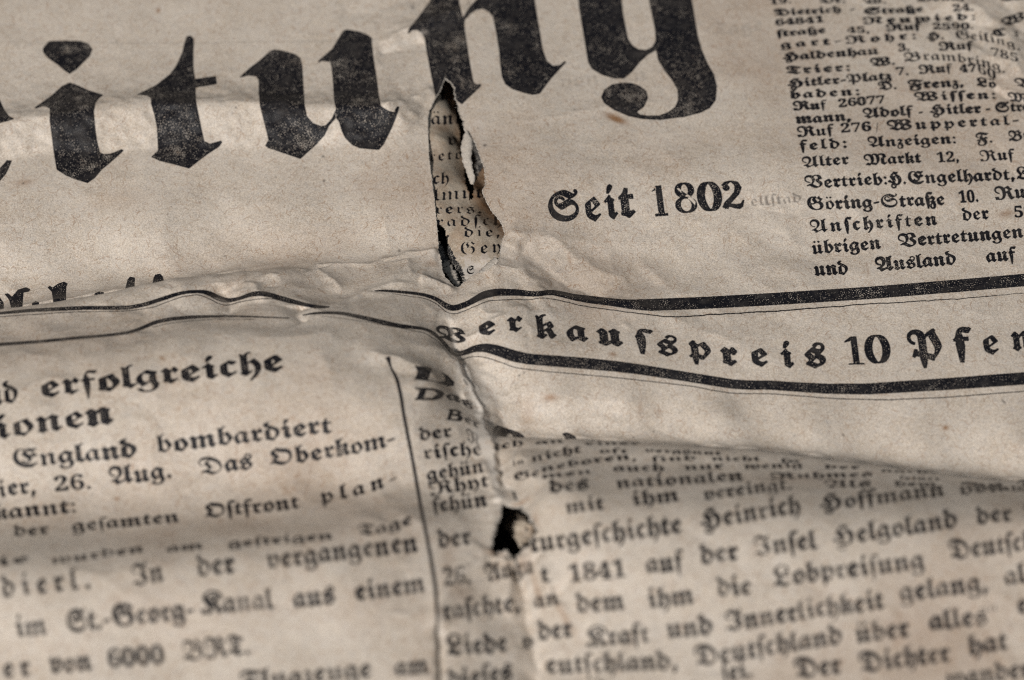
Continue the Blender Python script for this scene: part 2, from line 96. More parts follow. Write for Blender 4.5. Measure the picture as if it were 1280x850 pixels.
L+}!*e(D*M(G*3(N)s(X)U(g)<(p)*(t(x(p(n(f(e(W(U(a(u)@)()X).)^)6)a)R)X)W)])[)d)^)l)_)u)[*$)T*3)I*E)9*[)(*r(x++(q+<(o+K(q+_(x+s)(,+)6,<)G,K)[,V)l,])|,b*2,d*C,e*d,a+$,V+<,F+O,2+U,&+Z+v+^+i+_+Y+^+M+[+A+X+7+W+0+X+-+]+)+P*w+F*{+:*|++*z*z*u*r*l*p*c*r*W*x*Q+%*N+.*M+7*M+@*P+G*S+N*V+V*C+D*:+0*7+#*8*t*:*j*>*c*D*Z*K*V*S*S*^*S*j*T*s*W*~*^+5*X+>*h+G*q+E*z+D+++F+4+M+:+V+=+c+:+v+2,++%,9*p,D*[,J*E,M*5,K*&,H)u,C)k,<)c,3)[,()W+w)V+i)W+[)[+P)c+D)l+8)~*{*3*c*>*K*B*6*A*,*?)~*9)t*1)i*#)[)n)N*/)A*O)5*o)-+()*+0)++8)-+C)5+V)G+d)=*y(H*p(E
M.e!)_(D)_(J)Z(O)O(W)C(a)=(d)4(^)%(N(r(Z):)-)G)9)S)=)c)8)z)+*,(}*8)5*A)N*G)n*I*8*G*_*C+%*<+C*3+[*&+p)t+~)d,+)P,.)>,,)/,$(}+u(s+h(m+V(k+E(n+3(u*})%*m)6*_)I*R)_*K)W*7)@*>),*H(v*T(i*d(^*r(U+&(Q+8(O+J(P+X(S+h(X+v(_,&(q,=),,N)9,T)F,Y)T,])e,^)~,Z*:,S*N,F*c,5*o,H*~,V+5,a+I,d+c,_+y,U,1,E,B,/,Q,C,f,Q,~,Z-?,^-U,[-j,V-{,N..,B.9,3.@+}.E+h.G+O.G+H.S+H.S+8.5+0-|+$-v*y-r*o-o*d-n*U-n)F-o)=-u)6.$)-.,)).1)*.9)..N)>.X)1-p(D-b(D-_(M-Z(T-M(_-<(j-4(o-.(v-*(~-))--)*F-**X--*g-2*q-;*{-H++-[+7-[+G-Z+V-X+f-S+r-M+|-F,)-<,/-1,3-$,4,p,2,c,-,U,$,L+t,S+],Y+E,]+,,^*k,Z*C,Q)z,C)S,/)0+p(h+O(D+@(D+@(I+;(O+1(W+$(_*z(d*q(^*b(N*Q(Z*e(r*r)&*~)3+,):+5)=+;);+D)8+Y)++g(~+o)6+u)O+x)p+z*;+x*c+u+*+p+I+h+g+^+|+R,1+F,:+9,=+.,;+#,6*w,-*r+~*|+h+(+M+,+1+.*l++*C*~)z*p)W*Z)7*>(o)p(D
N-I!(o(D(d(N(h(](i(k(e(y(W)0(b)>(q)8)%)7)-)7)7):)?)>)E)D)R):)K)*)J(y)L(l)S(c)_(])n(Z)~(]*1(d*=(n*H(|*P)4*V)N*Y)o*[*9*Y*a*U+&*N+C*D+[*7+o*(+|)r,))^,,)P,+)D,&)9+|)/+t)&+i(|+](y+O(x+B({+1)&*{)3*k)C*[)V*P)m*H)f*4)M*<)9*F)(*Q(v*a(l*p(d+$(_+6(^+H(^+V(b+f(g+s(m,$(~,;)9,L)E,R)S,W)c,Z)r,[*2,W*M,N*f,?*z,*+2,@+H,O+c,Y,#,],;,Z,N,U,_,M,n,B,y,3-$+|-*+h-,+O-,+H-8+H-8+7,u+0,a+$,Y*x,U*o,R*c,Q*T,Q)E,R)<,X)6,e)-,l)(,r)*,z)/-2)=->).,T(D,E(D,A(Q,6([+}(i+o(v+j(}+i)++i*E+i*W+m*f+r*p+{*{,-+*,@+6,@+F,?+V,=+f,8+r,2+|,*,)+|,/+r,2+f,4+V,2+I,.+>,(+5+}+.+v+*+p+3+T+:+7+>*r+@*N+=*)+6)a++)?*w(~*d(f*M(S*A(L*5(H*((E)v(D)g(E)P(H);(L)-(L(|(J
O,o!*V(D*@(G*((Q)j(^)R(l)?(v)2(z))(x({(t(h(e(X(s(u)4).)G)>)U)J)])W)_)k)Y*-)K*K);*h)/*~)&+4)$+C)%+P))+]).+i)6+z)I,+)a,2)|,4*B,3*P,0*_,,*l,%*w+x+$+n+.+a+5+Q+;+/+E*f+L*M+O*=+T*0+Z*&+e)y+r)q,()i,#)b+z)]+t)Z+m)Z+d)[+X)c+K)l+=)y+-***w*3*h*9*X*;*K*8*<*1*.*%)})s)t)b)n)O)l)8)n(|)t)%*+)5*&)@*%)F*&)L**)O*/)Q*5)J*G)5*g))*x(|+,(w+;(u+H(v+T(y+_)#+j)++r)8+|)N,.)l,?)r,D)v,L)y,V)y,d*.,d*2,W*<,N*L,H*c,D+%,@+C,:+_,1+y,%,2+q,B+[,K+I,Q+5,T*y,V*a,T*C,O*),H)k,=)R,/)<+z))+g(s+O(d+9(U+#(L*k(F
P,Z!*)&@)|&])t())n(O)l(m)l(u)^(z)J)#)>)%)8)$)4(~)/(x)((m(q(u)8)y)K)s)I)o)I)i)K)d)l)X)k+C)j+W)f+j)^+w)T,%)I,+);,-)1,,)(,)(|,$(u+z(l+j(i+S(l+=(u++)(*y)=*p)7*Z)(*a(v*h(l*q(b*|(Y+-(T+;(Q+I(P+X(S+s(],.(m,@)#,N):,W)R,Z)k,X*#,Q*6,E*C,7*L,$*P+m*s,1+?,O+R,[+d,f+o,W+h,N+f,E+l,/,&+S,3+2,<*q,A*X,C*F,@*5,9){,.)e+|)K+m)4+[({+P(l+H(]+C(P+A(D+.(D+*(L*z(R*R(^*M(@*D&o*8&@!+D),+I)0+S)=+X)G+])S+_)d+a)u+]*/+T*N+G*v+3+K+(+g+$+x*f+b*T+O*T)C
R-J!(o(D(d(N(h(](i(k(e(y(W)0(b)>(q)8)%)7)-)7)7):)?)>)E)D)R):)K)*)J(y)L(l)S(d)_(])n([)~(^*1(e*=(o*H(}*P)5*V)N*Y)o*[*9*X*l*P+<*K+N*D+_*<+m*3+y*),&)x,.)l,2)^,3)P,2)D,.)9,()/+{)&+p(|+e(y+V(x+I({+8)&+&)3*r)C*d)V*W)m*O)f*;)M*C)9*M)(*X(v*h(l*w(d+,(_+=(^+O(^+^(b+m(g+{(m,,(~,B)9,S)F,Y)S,_)c,c)r,d*%,c*5,_*C,Y*R,R*a,H*n,=*y,/+(+{+C,4+d,G+~,V,2,b,<,U,9,P,8,K,9,D,?,;,Q,%,g+o,o+i,u+h,}+k-)+[,q+M,R+6,?+%,G*v,N*g,T*R,Y*9,d)d,o)@,u)4,z)+-$)%-+)$-3)(-@)3-M)$-;(n-$(Z,m(L,f(D,U(D,T(G,G(T,<(d,2(w,))5+|)U+p*2+l*B+i*M+e*S+^*U+V*T+P*P+A*E+=)|+5)Y+)):*u({*b(e*K(R*4(H)v(D)h(F)P(I)<(L)-(L(|(J!+A*a+X*p+z+-,9+B+j+u+a+}+W,$+P,#+K+}+A+u+1+h+7+Q+<+;+@*}
S-8!*|(E*^(F*B(K*)(R)m(])V(k)D(z)4)0)%)D(w)Z(o)t(k*2(i*N(l*q(v+7)*+V)@+u)Z,3)|,H*;,S*T,[*o,b+.,d+=,b+L,[+n,J,#,@,3,5,A,-,L,*,R,+,Y,.,_,3,b,;,_,B,Y,H,T,M,S,S,T,X,W,^,^,b,g,d,o,a,v,Y,y,P,{,H,x,;,r,/,i,#,[+u,@+e,%+X+p+U+a+Y+J+h*y,(*d,0*L,3*<,2*-,/){,*)n,#)c+w)W+n)N+c)G+U)=+9):*s)=*Q)G*4)W)r)s)V*5)?*U)0*w)%+;)#+Q)$+h)++|)3,3)>,B)K,N)[,U)n,X*$,W*2,T*>,O*H,I*Q,A*X,8*^,-*b+}*c+p*a+a*Z+L*R+6*F*l*2*U*,*L*.*C*4*1*D)v*[)m*i)g*t)b+()a+9)c+I)j+W)t+e*%+n*6+t*F+v*Z+s*m+l*z+^+,+K*u+@*k+M*_+V*R+]*F+_*5+[*(+S)z+G)w+9)y++*&*{*5*t*F*r*Q*s*_*x*o+#+%+.+7+7+F+>+T+C+a+D+r+B,(+;,9+1,J*~,X*l,f*V,m*?,p*&,n)m,j)X,c)E,X)4,L)#,>(q,.(e+x(X+d(P+N(J+8(F
T,*!*u(D*i(G*V(O)|(o)F)2),)<(z):(t)6(k).([);(u)X),)m)<)w)L){)Y)x)k)p)|)h*1)f*>)g*G)l*L)r*N)x*H*(*6*8)|*H)l*W)b*h)^*y)b+/)o+@*&+R*B+h*(+u)m,#)Z,*)M,,)<,().+z)#+m(|+[)#+G),+7)7+))D*x)5*i(}*|(p+5(i+H(f+](g+k(j+w(n,&(u,1)+,B)D,R)^,_)y,d*+,b*;,[*d,H*r,A+R+}+m+s+z+u,,+|,6+m+e+G+Q+:+F+7+:+:+*+A*U+]*J+R*C+J*>+B*=+<*?+1*G+%*U*t*k*f*~*U+/*H+5*<+7*0+4)}+.)p+#)f*p)]*[)U*D)Q*t)5+.)-+@)*+M)++W).+d)4+q)?+~)0+Z(k+?(U+((H
U,9!)i(E)f(M)Y(V)C(d)7(j).(m(w(o(w(~(})()%).)()7)))C))+c)(+m)$+t({+x(t+y(f+v(Y,,(p,=)$,L)/,X)3,d)C,d)D,])I,X)V,Q)c,K)j,C)o,:)p,0)p)C)r);)w)5*7)#*<(|*B(|*R)(*y)=*y+q*x+x*s+~*l,&*c,)*c,9*r,=+%,G+3,S+;,d+J,d+N,Y+T,O+^,G+h,@+r,;+|,9+|,)+q,&+j+~+f+y+e+q+e)B+f)7+g)/+j)++m)*+x),,+)5,5)#+j(_+Q(E+?(E+>(I+:(K+-(P+$(X*{(d*y(r*y(~*/(U*#(M)z(I)x(E
V-E!+4(E+&(I*p(Q*V(b*9(y*))))w)2)k)6)b)8)L)4)0)())):)b)])|)m*+)p*5)q*?)o*J*#*S*9*X*S*Z*u*W+7*P+P*D+g*4+w){,$)e,))U,&)H,#)=+z)3+r)*+i)#+](|+P({+C(|+2)%*~).*p)9*d)G*X)X*P)m*J*)*F*$*2)^*8)A*D)**T(s*j(m*v(h+&(e+4(e+B(e+S(h+e(m+t(s,(({,4)),@)3,J)@,R)M,Y)[,_)l,c)|,d*:,a*P,Y*f,O*v,A++,O+?,Y+V,a+s,d,.,b,@,],P,V,^,M,i,A,r,3,w+~,{+k,}+^-$+W-0+U-2+B,j+<,P+5,A+,,<*},>*t,B*k,J*b,U*V,l*C,{*2-)){-,)e-()R,z)?,l)-,W(w,@(g,&(X+n(P+Y(J+F(G!+w(p,((q,3(v,<(~,C),,G)7,I)B,G)O,B)^,6)o+}**+d*E+[*O+W*X+T*b+T*l+U*y+X+)+b+2+m+:+~+A,:+I,5+P,3+^,0+t,*,0,$,9+z,@+m,F+],I+M,G+>,A+1,8+(,,+6+]+;+:+:+(+7*p+1*]+)*J*o*&*S)d*t)J+;)1+[(x+k(r
W.e!*r(D*g(F*[(K*G([*3(l)}(x)l)$)])))P)%)?(z)5)1)Z)H)y)X*()]*1)^*;)[*H)o*R*/*X*O*Z*u*W+7*P+P*D+g*4+w)|,$)e,))U,&)I,#)=+z)3+r)++i)$+](|+P({+C(}+2)%*~).*p):*c)H*V)X*M)n*G*)*C*$*-)_*4)A*@)**Q(t*h(m*t(i+%(f+3(e+B(f+S(i+e(m+t(s,(({,4)),@)4,J)@,R)M,Y)[,_)l,c)},d*6,b*K,Z*a,P*r,A*{,Q+,,]+:,e+K,g+a,d+q,Z+},K,),7,=,J,S,W,p,a-2,d-E,b-V,^-f,X-s,Q-~,H.+,;.2,,.6+t.:+[.>+W.I+U.I+F..+?-u+6-i+*-f*v-h*l-n*b-y*U.-*I.;*;.F*,.L)v.N)c.K)S.D)C.7)2.%(}-m(l-S([-A(Q-0(J,{(F,m(D,^(I,C(T,%(d+f(q+L(^+6(O+#(G!+G(|+L(~+T)(+j)<+})U,+)j,.)z,,*.,&*?+z*N+r*]+a*z+X+0+V+A+X+P+^+a+g+p+s,#+o,5+g,C+Z,M+L,P+@,N+5,H+-,=+&,/+0+v+7+d+:+O+<+:+9*{+2*^+&*@*t*$*d)g*O)P*f)B+1)*+>(~!-J(|-^)#-n),-w)8-z)G-x)P-s)Z-j)f-])r-<*4-1*@-)*M-#*Z,}*l-$*|-0+0-A+<-Z+G-T+L-L+X-F+r-@,/-7,>-*,E,t,H,e,F,U,@,I,7,?,*,8+v,6+c,7+X,:+O,D+9,[*f,d*O,g*:,e*+,^)s,Q)^,@)I,a)7,|)+-7(~
0+^!**(K)o(L)Z(Q)I(X);(d).(q(~)$(v)6(o)J(f)x(c*R(f+,(o+Y(v+n(~,#).,3);,@)I,I)Z,P)p,U*+,V*?,U*R,P*d,I*s,@+#,3+/,#+8+n+?+Y+H+,+L*Q+H)x+?)I+8)6+/)$+#(q*s(d*d(X*Q(Q*?(L!**(n*7(p*A(x*I))*O);*U)l*W*Q*U+8*O+i*I+z*A,,*7,3*+,6)y,3)n,,)f+z)a+i)X+8)V*Q)X)l)a);)f)))n(x)x(p
1+^!)((P)((m)Q(m)](n)f(t)j(})l)2)l+})G+U)8+J))+G(y+I(p+Q(i+](g+n).+z)B,))Y,9)~,S*[,S*[)2*])#*b(u*j(o*w(m+D(m+D(P
2+^!(d(P(d)+)S)x)p*;*)*U*7*n*@+**E+A*G+Z*D+t*<,**6,0*0,4*(,7){,8)o,6)e,2)[,+)U+})M+b)K+:)1+=(w+E(o+L(j+T(g+a(f+n(i,#(r,4)%,B)<,M)W,T){,V*:,U*Q,P*f,I*w,@+),4+2,$+7+p+9+]+7+K+3+:+*+)*y*q*h*Z*P*B)l)_)8).*T).*d)0*p)7*y)B+#)Q+()b+F)b+C(P
3+^!)s(K)N(M)3(T(z(^(k(l(c(z(_).(a)7(c)?(g)E(m)K({)R)0)U)1)F)4)9)9).)@)$)J(y)T(t)b(q)o(p*#(r*3(w*?)#*I)2*O)E*R)a*P)n*M){*F*+*>*5*2*=*$*B)q*F)^*G)>*G)>*h)a*h)p*i)}*m*-*s*6*|*=+,*B+9*E+G*F+W*C+q*;,(*5,/*.,4*%,7)w,8)g,5)Z,,)R+z)M+j)K+V)J+C)/+F(u+N(n+T(h+](e+g(d+r(f+~(k,/(t,:)$,D)5,L)H,Q)_,U)y,V*8,U*N,Q*d,J*u,A+(,5+1,&+7+r+9+_+8+M+4+?+-+1*~+$*r*v*e*l*U*e*F*^*Z*W*p*O+(*D+8*4+>**+B)z+E)n+F)_+C)B+:)++-(s*w(e*b(X*J(Q*1(L
4+^!)Q(P)Q(m)a(m)q(n)~(s*((w*,(}*.)+*/)5*/)T(W)T(W)u*3,Q*z,Q*z)w+S)w+S)T*z)T*z)5*{)+*}(}+%(w++(s+8(n+H(m+O(m+O(P!(|)w*/)w*/*v*0+J*3+}*++m)z+U)o+A)f+3
5+^!)t(K)P(M)5(T(}(_(p(l(i(z(f)/(i)>(q)I(~)O)3)Q)4)C)8)5)?)()J(y)X(r)l(p)|(r*0(w*<)%*F)5*L)J*O)g*M)y*J*-*E*9*=*D*3*L*&*Q)u*U)f*V)R*U)D*S),*M(p*V)$,Q+0,Q+3+O*q+O*m+b*j+j*g+p*_+t*T+u)E+u)=*r)U*w)v*y*7*w*O*r*g*j*z*]+.*M+9*;+@*$+B)g+?)G+6)/+)(v*r(f*](Y*F(Q*/(L
6+^!*1(K)z(L)i(P)W(U)I(^);(j)0(v)%)+(x)<(q)P(l)i(i*&(i*C(k*m(q+7(|+Y)1+x)D,5)^,G)m,M)|,R*2,U*C,V*b,T*y,N+.,E+:,:+@,-+C+z+?+k+5+^+-+X*~+T*q+R*b+Q*^+q*Y,#*S,/*J,6*?,9*0,6*#,0)t,$)k+q)c+])[+F)V++)T*i)b*o)q*u*)*z*@*{*V*y*k*t*|*l+0*_+<*O+D*=+I*)+K)m+I)Q+D):+;)%+.(o*x(_*e(S*K(M!*2(n*;(o*C(s*J(y*P)&*U)2*Y)@*[)Q*])h*[)z*X*0*U*=*O*H*I*P*A*V*8*Y*.*[){*Y)l*S)^*K)T*C)U)|)X)^)^)F)f)3)o)$)x(v*&(p
7+^!)J(P*x+v)K+v)?+t)7+o)1+g).+Z)++A(h+A(k,Q+L,Q+L,9)v(P
8+^!*&(K)n(L)Z(N)I(R);(X).(a)#(i(u(r(n(}(d)9(a)R(b)c(f)q(l)~(u*.)2*A)P*S)5*g(}*|(v+,(q+9(n+F(m+T(o+m(x,&(~,1)+,:)5,B)A,I)O,O)a,S)s,U*-,V*E,T*[,P*o,H*~,=+/,0+7+|+<+l+>+X+=+I+9+=+4+2+,+(*q*r*T*b*j*U*|*I+/*>+;*3+C*%+I)t+L)f+N)V+K)?+E),+;(v+,(g*t(Z*](R*C(M!*5*s*E*~*P+1*V+B*X+X*W+i*S+v*L,&*C,1*8,7**,9){,8)r,5)k,0)e,))[+r)X+Z)Y+N)[+C)b+:)h+2)y+#!*)(j*5(k*@(n*I(s*R({*X))*^)4*b)@*c)M*b)Y*^)e*W)o*P)x*9*-)s*?)c*2)U)~)L)j)J)P)J)B)M)6)R)+)Y(|)c(t)m(n)x(k
9+^!)k(K)N(M)9(S))(^(z(k(t(x(r)+(s)5(x)=)#)C)/)G)8)2)D(|)L(u)U(p)a(m)m(m*%(q*7(}*D)6*N)R*U)x*Y*J*L*<*<*1*)**)m*()V*))C*.)3*6)#*B(s*Q(j*e(e*y(d+6(d+G(g+X(k+i(q+w(y,))&,5)2,>)>,G)K,M)Z,R)l,U)},V*4,U*D,R*T,L*e,E*r,;*~,.+-+z+6+i+=+S+B+=+E*~+F*b+D*8+>)n+4)J+$),*w(z*l(o*_(e*Q([*C(T*3(O)}(L!*&*L*7*N*E*U*P*a*Y*o*W+2*U+K*P+b*J+s*B,#*:,-*0,3*$,5)v,3)m,/)e,))^+z)X+n)T+_)R+M)Q+9)R*~)V*m)^*^)h*S)t*M
'''.strip('\n')
ALPH = ''.join(chr(i) for i in range(35, 127) if chr(i) not in '\\`"\'')
IDX = {c: i for i, c in enumerate(ALPH)}
def num(s):
    return (IDX[s[0]] * len(ALPH) + IDX[s[1]] - 400) / 500.0
GLYPH = {}
for row in PACK.split('\n'):
    ch, adv, rest = row[0], num(row[1:3]), row[3:]
    cont = []
    for c in rest.split('!')[1:]:
        cont.append(np.array([[num(c[i:i+2]), num(c[i+2:i+4])] for i in range(0, len(c), 4)]))
    GLYPH[ch] = (cont, adv)
def rect(x0, y0, x1, y1):
    return np.array([[x0, y0], [x0, y1], [x1, y1], [x1, y0]], float)
def dia(x, y, r):
    return np.array([[x - r, y], [x - .1*r, y + 1.15*r], [x + r, y + .1*r], [x + .1*r, y - 1.15*r]])
f = GLYPH['f'][0][0]
keep = [p for p in f if not (p[0] > 0.28 and 0.38 < p[1] < 0.48)]
GLYPH['ſ'] = ([np.array([p if p[0] > 0.06 or p[1] < .35 or p[1] > .45 else (0.05, p[1]) for p in keep])], 0.27)
zc, za = GLYPH['z']
GLYPH['ß'] = (GLYPH['ſ'][0] + [c * [0.85, 1] + [0.22, 0] for c in zc], 0.22 + za * 0.85)
for u, b in (('ü', 'u'), ('ö', 'o'), ('ä', 'a')):
    c, a = GLYPH[b]
    GLYPH[u] = (c + [dia(a*.33, .66, .06), dia(a*.66, .66, .06)], a)
GLYPH['.'] = ([dia(.12, .055, .085)], .25)
GLYPH[','] = ([dia(.12, .055, .085), np.array([[.06, .02], [.19, .05], [.10, -.16], [.05, -.15]])], .25)
GLYPH[':'] = ([dia(.12, .06, .08), dia(.12, .40, .08)], .25)
GLYPH['-'] = ([np.array([[.04, .20], [.04, .28], [.30, .33], [.30, .25]])], .34)
GLYPH['/'] = ([np.array([[.05, -.1], [.12, -.1], [.24, .68], [.17, .68]])], .3)
GLYPH['“'] = ([np.array([[.05, .50], [.14, .50], [.17, .72], [.12, .72]]), np.array([[.20, .50], [.29, .50], [.32, .72], [.27, .72]])], .35)

def pen(path, ax, ay, closed=False):
    """outline of a stroke made with an elliptical nib (thick across, thin along)"""
    p = np.array(path, float)
    if closed:
        t = np.roll(p, -1, 0) - np.roll(p, 1, 0)
    else:
        t = np.gradient(p, axis=0)
    t /= np.linalg.norm(t, axis=1)[:, None] + 1e-9
    n = np.stack([-t[:, 1], t[:, 0]], 1)
    h = np.sqrt((ax * n[:, 0])**2 + (ay * n[:, 1])**2)[:, None]
    if closed:
        return [p + n * h, (p - n * h)[::-1]]
    return [np.concatenate([p + n * h, (p - n * h)[::-1]])]
def ell(cx, cy, rx, ry, n=26):
    a = np.linspace(0, 2 * np.pi, n, endpoint=False)
    return np.stack([cx + rx * np.cos(a), cy + ry * np.sin(a)], 1)
# high contrast upright figures of the masthead
FIG = {
 '0': (pen(ell(.36, .5, .25, .47), .115, .022, True), .74),
 '1': ([rect(.26, .02, .47, 1.0), rect(.10, 0, .62, .05), np.array([[.27, 1.0], [.05, .83], [.05, .78], [.27, .84]])], .70),
 '8': (pen(ell(.37, .75, .19, .22), .085, .02, True) + pen(ell(.37, .26, .235, .24), .075, .02, True)
        + [np.array([[.14, .82], [.30, .62], [.52, .36], [.62, .22], [.66, .34], [.56, .52], [.34, .70], [.22, .84]])], .76),
 '2': ([ell(.17, .76, .10, .10)[::-1]] + pen([(.10, .82), (.18, .93), (.33, .985), (.48, .90), (.53, .74), (.46, .55), (.30, .37), (.14, .20), (.07, .04)], .10, .02)
        + [np.array([[.05, .0], [.10, .14], [.22, .20], [.42, .15], [.55, .17], [.63, .30], [.66, .28], [.60, .05], [.50, -.02], [.34, .02], [.18, .09]])], .72),
}

def offset(poly, d):
    """grow (or, negative, thin) a glyph contour; font outer contours run clockwise"""
    if abs(d) < 1e-6: return poly
    e = np.roll(poly, -1, 0) - np.roll(poly, 1, 0)
    L = np.linalg.norm(e, axis=1)[:, None] + 1e-9
    n = np.stack([-e[:, 1], e[:, 0]], 1) / L
    return poly + n * d
# ------------------------------------------------------------------ shape of the crumpled sheet (millimetres, table plane z = 0)
CAMZ = DIST * 1000 * math.sin(ELEV); CAMY = -DIST * 1000 * math.cos(ELEV)
SE, CE = math.sin(ELEV), math.cos(ELEV)
def ray(px, py):
    a = (np.asarray(px, float) - 640) / FPX; b = (425 - np.asarray(py, float)) / FPX
    return a, CE + b * SE, -SE + b * CE
def unproject(px, py, z):
    dx, dy, dz = ray(px, py)
    t = (z - CAMZ) / dz
    return dx * t, CAMY + dy * t
def project(x, y, z):
    yy = y - CAMY; zz = z - CAMZ
    depth = yy * CE - zz * SE
    return 640 + FPX * x / depth, 425 - FPX * (yy * SE + zz * CE) / depth

# seen heights of the sheet: (photo x, photo y, height mm)
NET = []
def net(z, *pts):
    for p in pts: NET.append((p[0], p[1], z if len(p) < 3 else p[2]))
def row(z, *pts):
    q = np.array([(p[0], p[1], z if len(p) < 3 else p[2]) for p in pts], float)
    for x in np.arange(q[0, 0], q[-1, 0] + 1, 42.0):
        NET.append((x, float(np.interp(x, q[:, 0], q[:, 1])), float(np.interp(x, q[:, 0], q[:, 2]))))
# upper left, behind the first fold
net(0, (-160,-60), (120,-60), (380,-60), (560,-60,.5), (-160,100), (0,60), (150,60), (300,60), (450,60,.4))
net(0, (-160,200), (0,210), (120,200), (260,200), (400,200), (500,200,.5), (530,130,.8), (530,260,.8), (0,300), (200,290), (350,280), (480,270,.4))
row(0, (-160,404,-.5), (-80,394,-.5), (0,384,-.6), (100,369,-.6), (200,352,-.6), (300,337,-.4), (400,331,-.1), (470,326), (540,312,.4))
# upper edge of the roll on the left (its far side drops out of sight)
row(3.6, (-160,408), (-80,396), (0,385), (100,370), (200,353), (300,338,2.6), (385,334,1.4))
net(5.2, (-160,425), (0,402), (120,389), (230,375,5.2), (320,365,4.6))
net(8.0, (-160,448), (0,428), (100,420), (200,406), (300,398,7.6), (390,393,7.0))
net(10.6, (-160,470), (0,452), (120,447), (240,436), (340,430,10.2), (440,428,9.2))
net(10.6, (-160,520), (0,500), (130,495), (260,490), (380,480), (480,470,9.6), (540,472,8.2))
net(8.4, (-160,580), (0,570), (150,560), (300,550), (420,540), (500,540))
net(6.2, (-160,640), (0,625), (150,612), (300,600), (420,595), (500,600,6.6))
# third fold, lower left: squeezed lines on its far side, bright near side
net(7.4, (-160,680), (0,665), (100,662), (220,652), (340,640), (440,632,7.8), (510,625,7.8))
net(12.2, (-160,720), (0,708), (60,711), (200,700), (300,693), (400,683), (470,668,11.2), (525,652,10.4))
net(12.4, (-160,760), (0,750), (150,745), (300,730), (420,715), (520,700,10.8))
net(10.4, (-160,820), (0,815), (200,810), (400,790), (530,770,10.2))
net(9.0, (-160,920), (100,910), (350,910), (540,900))
# facets in the middle, between the two rolls
net(1.6, (420,352), (480,338,1.5), (530,334,1.3))
net(2.6, (430,374), (475,359), (525,348), (545,352,2.2))
net(5.0, (470,378), (520,385,4.6), (450,388,6))
net(6.6, (500,410), (540,430,5.6), (470,400,7.2))
# valley that follows the torn line down
net(2.2, (566,380), (570,355,1.4), (566,405,2.4), (575,432,2.2))
net(7.0, (520,440), (548,462,5.8), (560,490,5.4))
net(5.0, (575,510,4.6), (588,540,4.4), (598,575,4.8))
net(1.6, (600,470), (612,500,1.4), (622,530,1.2), (630,542,1.0))
net(3.4, (610,345,2.0), (605,372,2.8), (605,400,3.0), (610,425,3.2), (640,450,3.2), (640,375,2.6))
# right band between and below the rules
net(2.4, (690,375,1.8), (700,420,2.3), (710,455,2.3), (760,440,1.6), (820,440,1.0), (860,470,.6), (820,400,.4))
net(0, (920,485,0), (900,420,.1), (960,445), (1050,440), (1150,430), (1280,420), (1440,410), (850,378), (1000,365), (1150,355), (1300,345), (1440,335))
net(.6, (690,500,1.6), (780,510,1.0), (900,525,.5), (1020,540,.2), (1150,550,.1), (1280,560), (1440,565))
row(-.2, (660,543,.1), (700,545,-.1), (800,550), (950,561), (1080,577), (1200,592), (1280,598), (1440,612))
# upper right
net(0, (700,-60), (900,-60), (1100,-60), (1440,-60), (700,80,.3), (850,80), (1000,80), (1150,80), (1440,80), (1280,80))
net(0, (640,160,1.0), (800,200), (960,200), (1120,200), (1300,200), (650,260,1.6), (750,290,.4), (900,310), (1050,300), (1250,290), (1440,250), (645,310,1.8), (700,340,.9), (760,360,.4))
# roll at the lower right, lines squeezed on its far side
row(4.3, (640,544,3.6), (700,546), (800,551), (950,563), (1080,579), (1200,594), (1280,600), (1440,614))
row(6.6, (650,563,6.0), (720,565), (820,571), (950,578,6.2), (1080,589,5.8), (1200,602,5.8), (1290,607,5.8), (1440,622,5.8))
net(9.3, (660,590,8.6), (740,592), (850,596), (950,600,9.0), (1080,607,8.8), (1200,616,8.8), (1290,621,8.8), (1440,636,8.8))
net(11.8, (680,622,11.0), (760,620), (870,620), (980,620,11.4), (1100,624,11.2), (1220,632,11.2), (1440,652,11.2))
net(13.2, (720,655,12.4), (840,653), (980,648), (1120,646), (1280,650), (1440,667))
net(13.0, (720,700,11.6), (850,700), (1000,700), (1150,695), (1300,690), (1440,710))
net(11.2, (730,780,9.8), (850,780), (1000,780), (1150,775), (1300,770), (1440,780))
net(9.2, (720,910), (900,910), (1100,905), (1440,900))
# valley running down from the hole
net(8.0, (600,620,7.4), (612,660,8.2), (590,700,9.2), (640,720,8.2), (655,770,7.8), (670,840,7.6), (590,780,9.2), (600,860,8.6), (675,700,9.4), (655,640,8.6), (640,605,6.6))

def tps_fit(P, V, lam=0.0):
    n = len(P)
    d = np.linalg.norm(P[:, None] - P[None], axis=2)
    K = np.where(d > 0, d * d * np.log(d + 1e-12), 0) + lam * np.eye(n)
    A = np.zeros((n + 3, n + 3)); A[:n, :n] = K
    A[:n, n] = 1; A[:n, n+1:] = P; A[n, :n] = 1; A[n+1:, :n] = P.T
    return np.linalg.solve(A, np.concatenate([V, np.zeros(3)]))
def tps_eval(P, w, X, Y):
    out = w[-3] + w[-2] * X + w[-1] * Y
    for (x, y), k in zip(P, w):
        d2 = (X - x)**2 + (Y - y)**2 + 1e-9
        out += k * 0.5 * d2 * np.log(d2)
    return out
def make_axis(lo, hi, step, outer):
    mid = np.arange(lo, hi + step / 2, step)
    g = step * np.cumprod(np.full(44, 1.075)); g = np.cumsum(g); g = g * outer / g[-1]
    return np.concatenate([(lo - g)[::-1], mid, hi + g])
XS = make_axis(-74, 74, 0.18, 60)
YS = make_axis(-60, 70, 0.165, 60)
GX, GY = np.meshgrid(XS, YS)
GXc = np.clip(GX, -82, 82); GYc = np.clip(GY, -66, 80)

nt = np.array(NET, float)
wx, wy = unproject(nt[:, 0], nt[:, 1], nt[:, 2])
P = np.stack([wx, wy], 1) / 50.0
W = tps_fit(P, nt[:, 2], 2e-4)
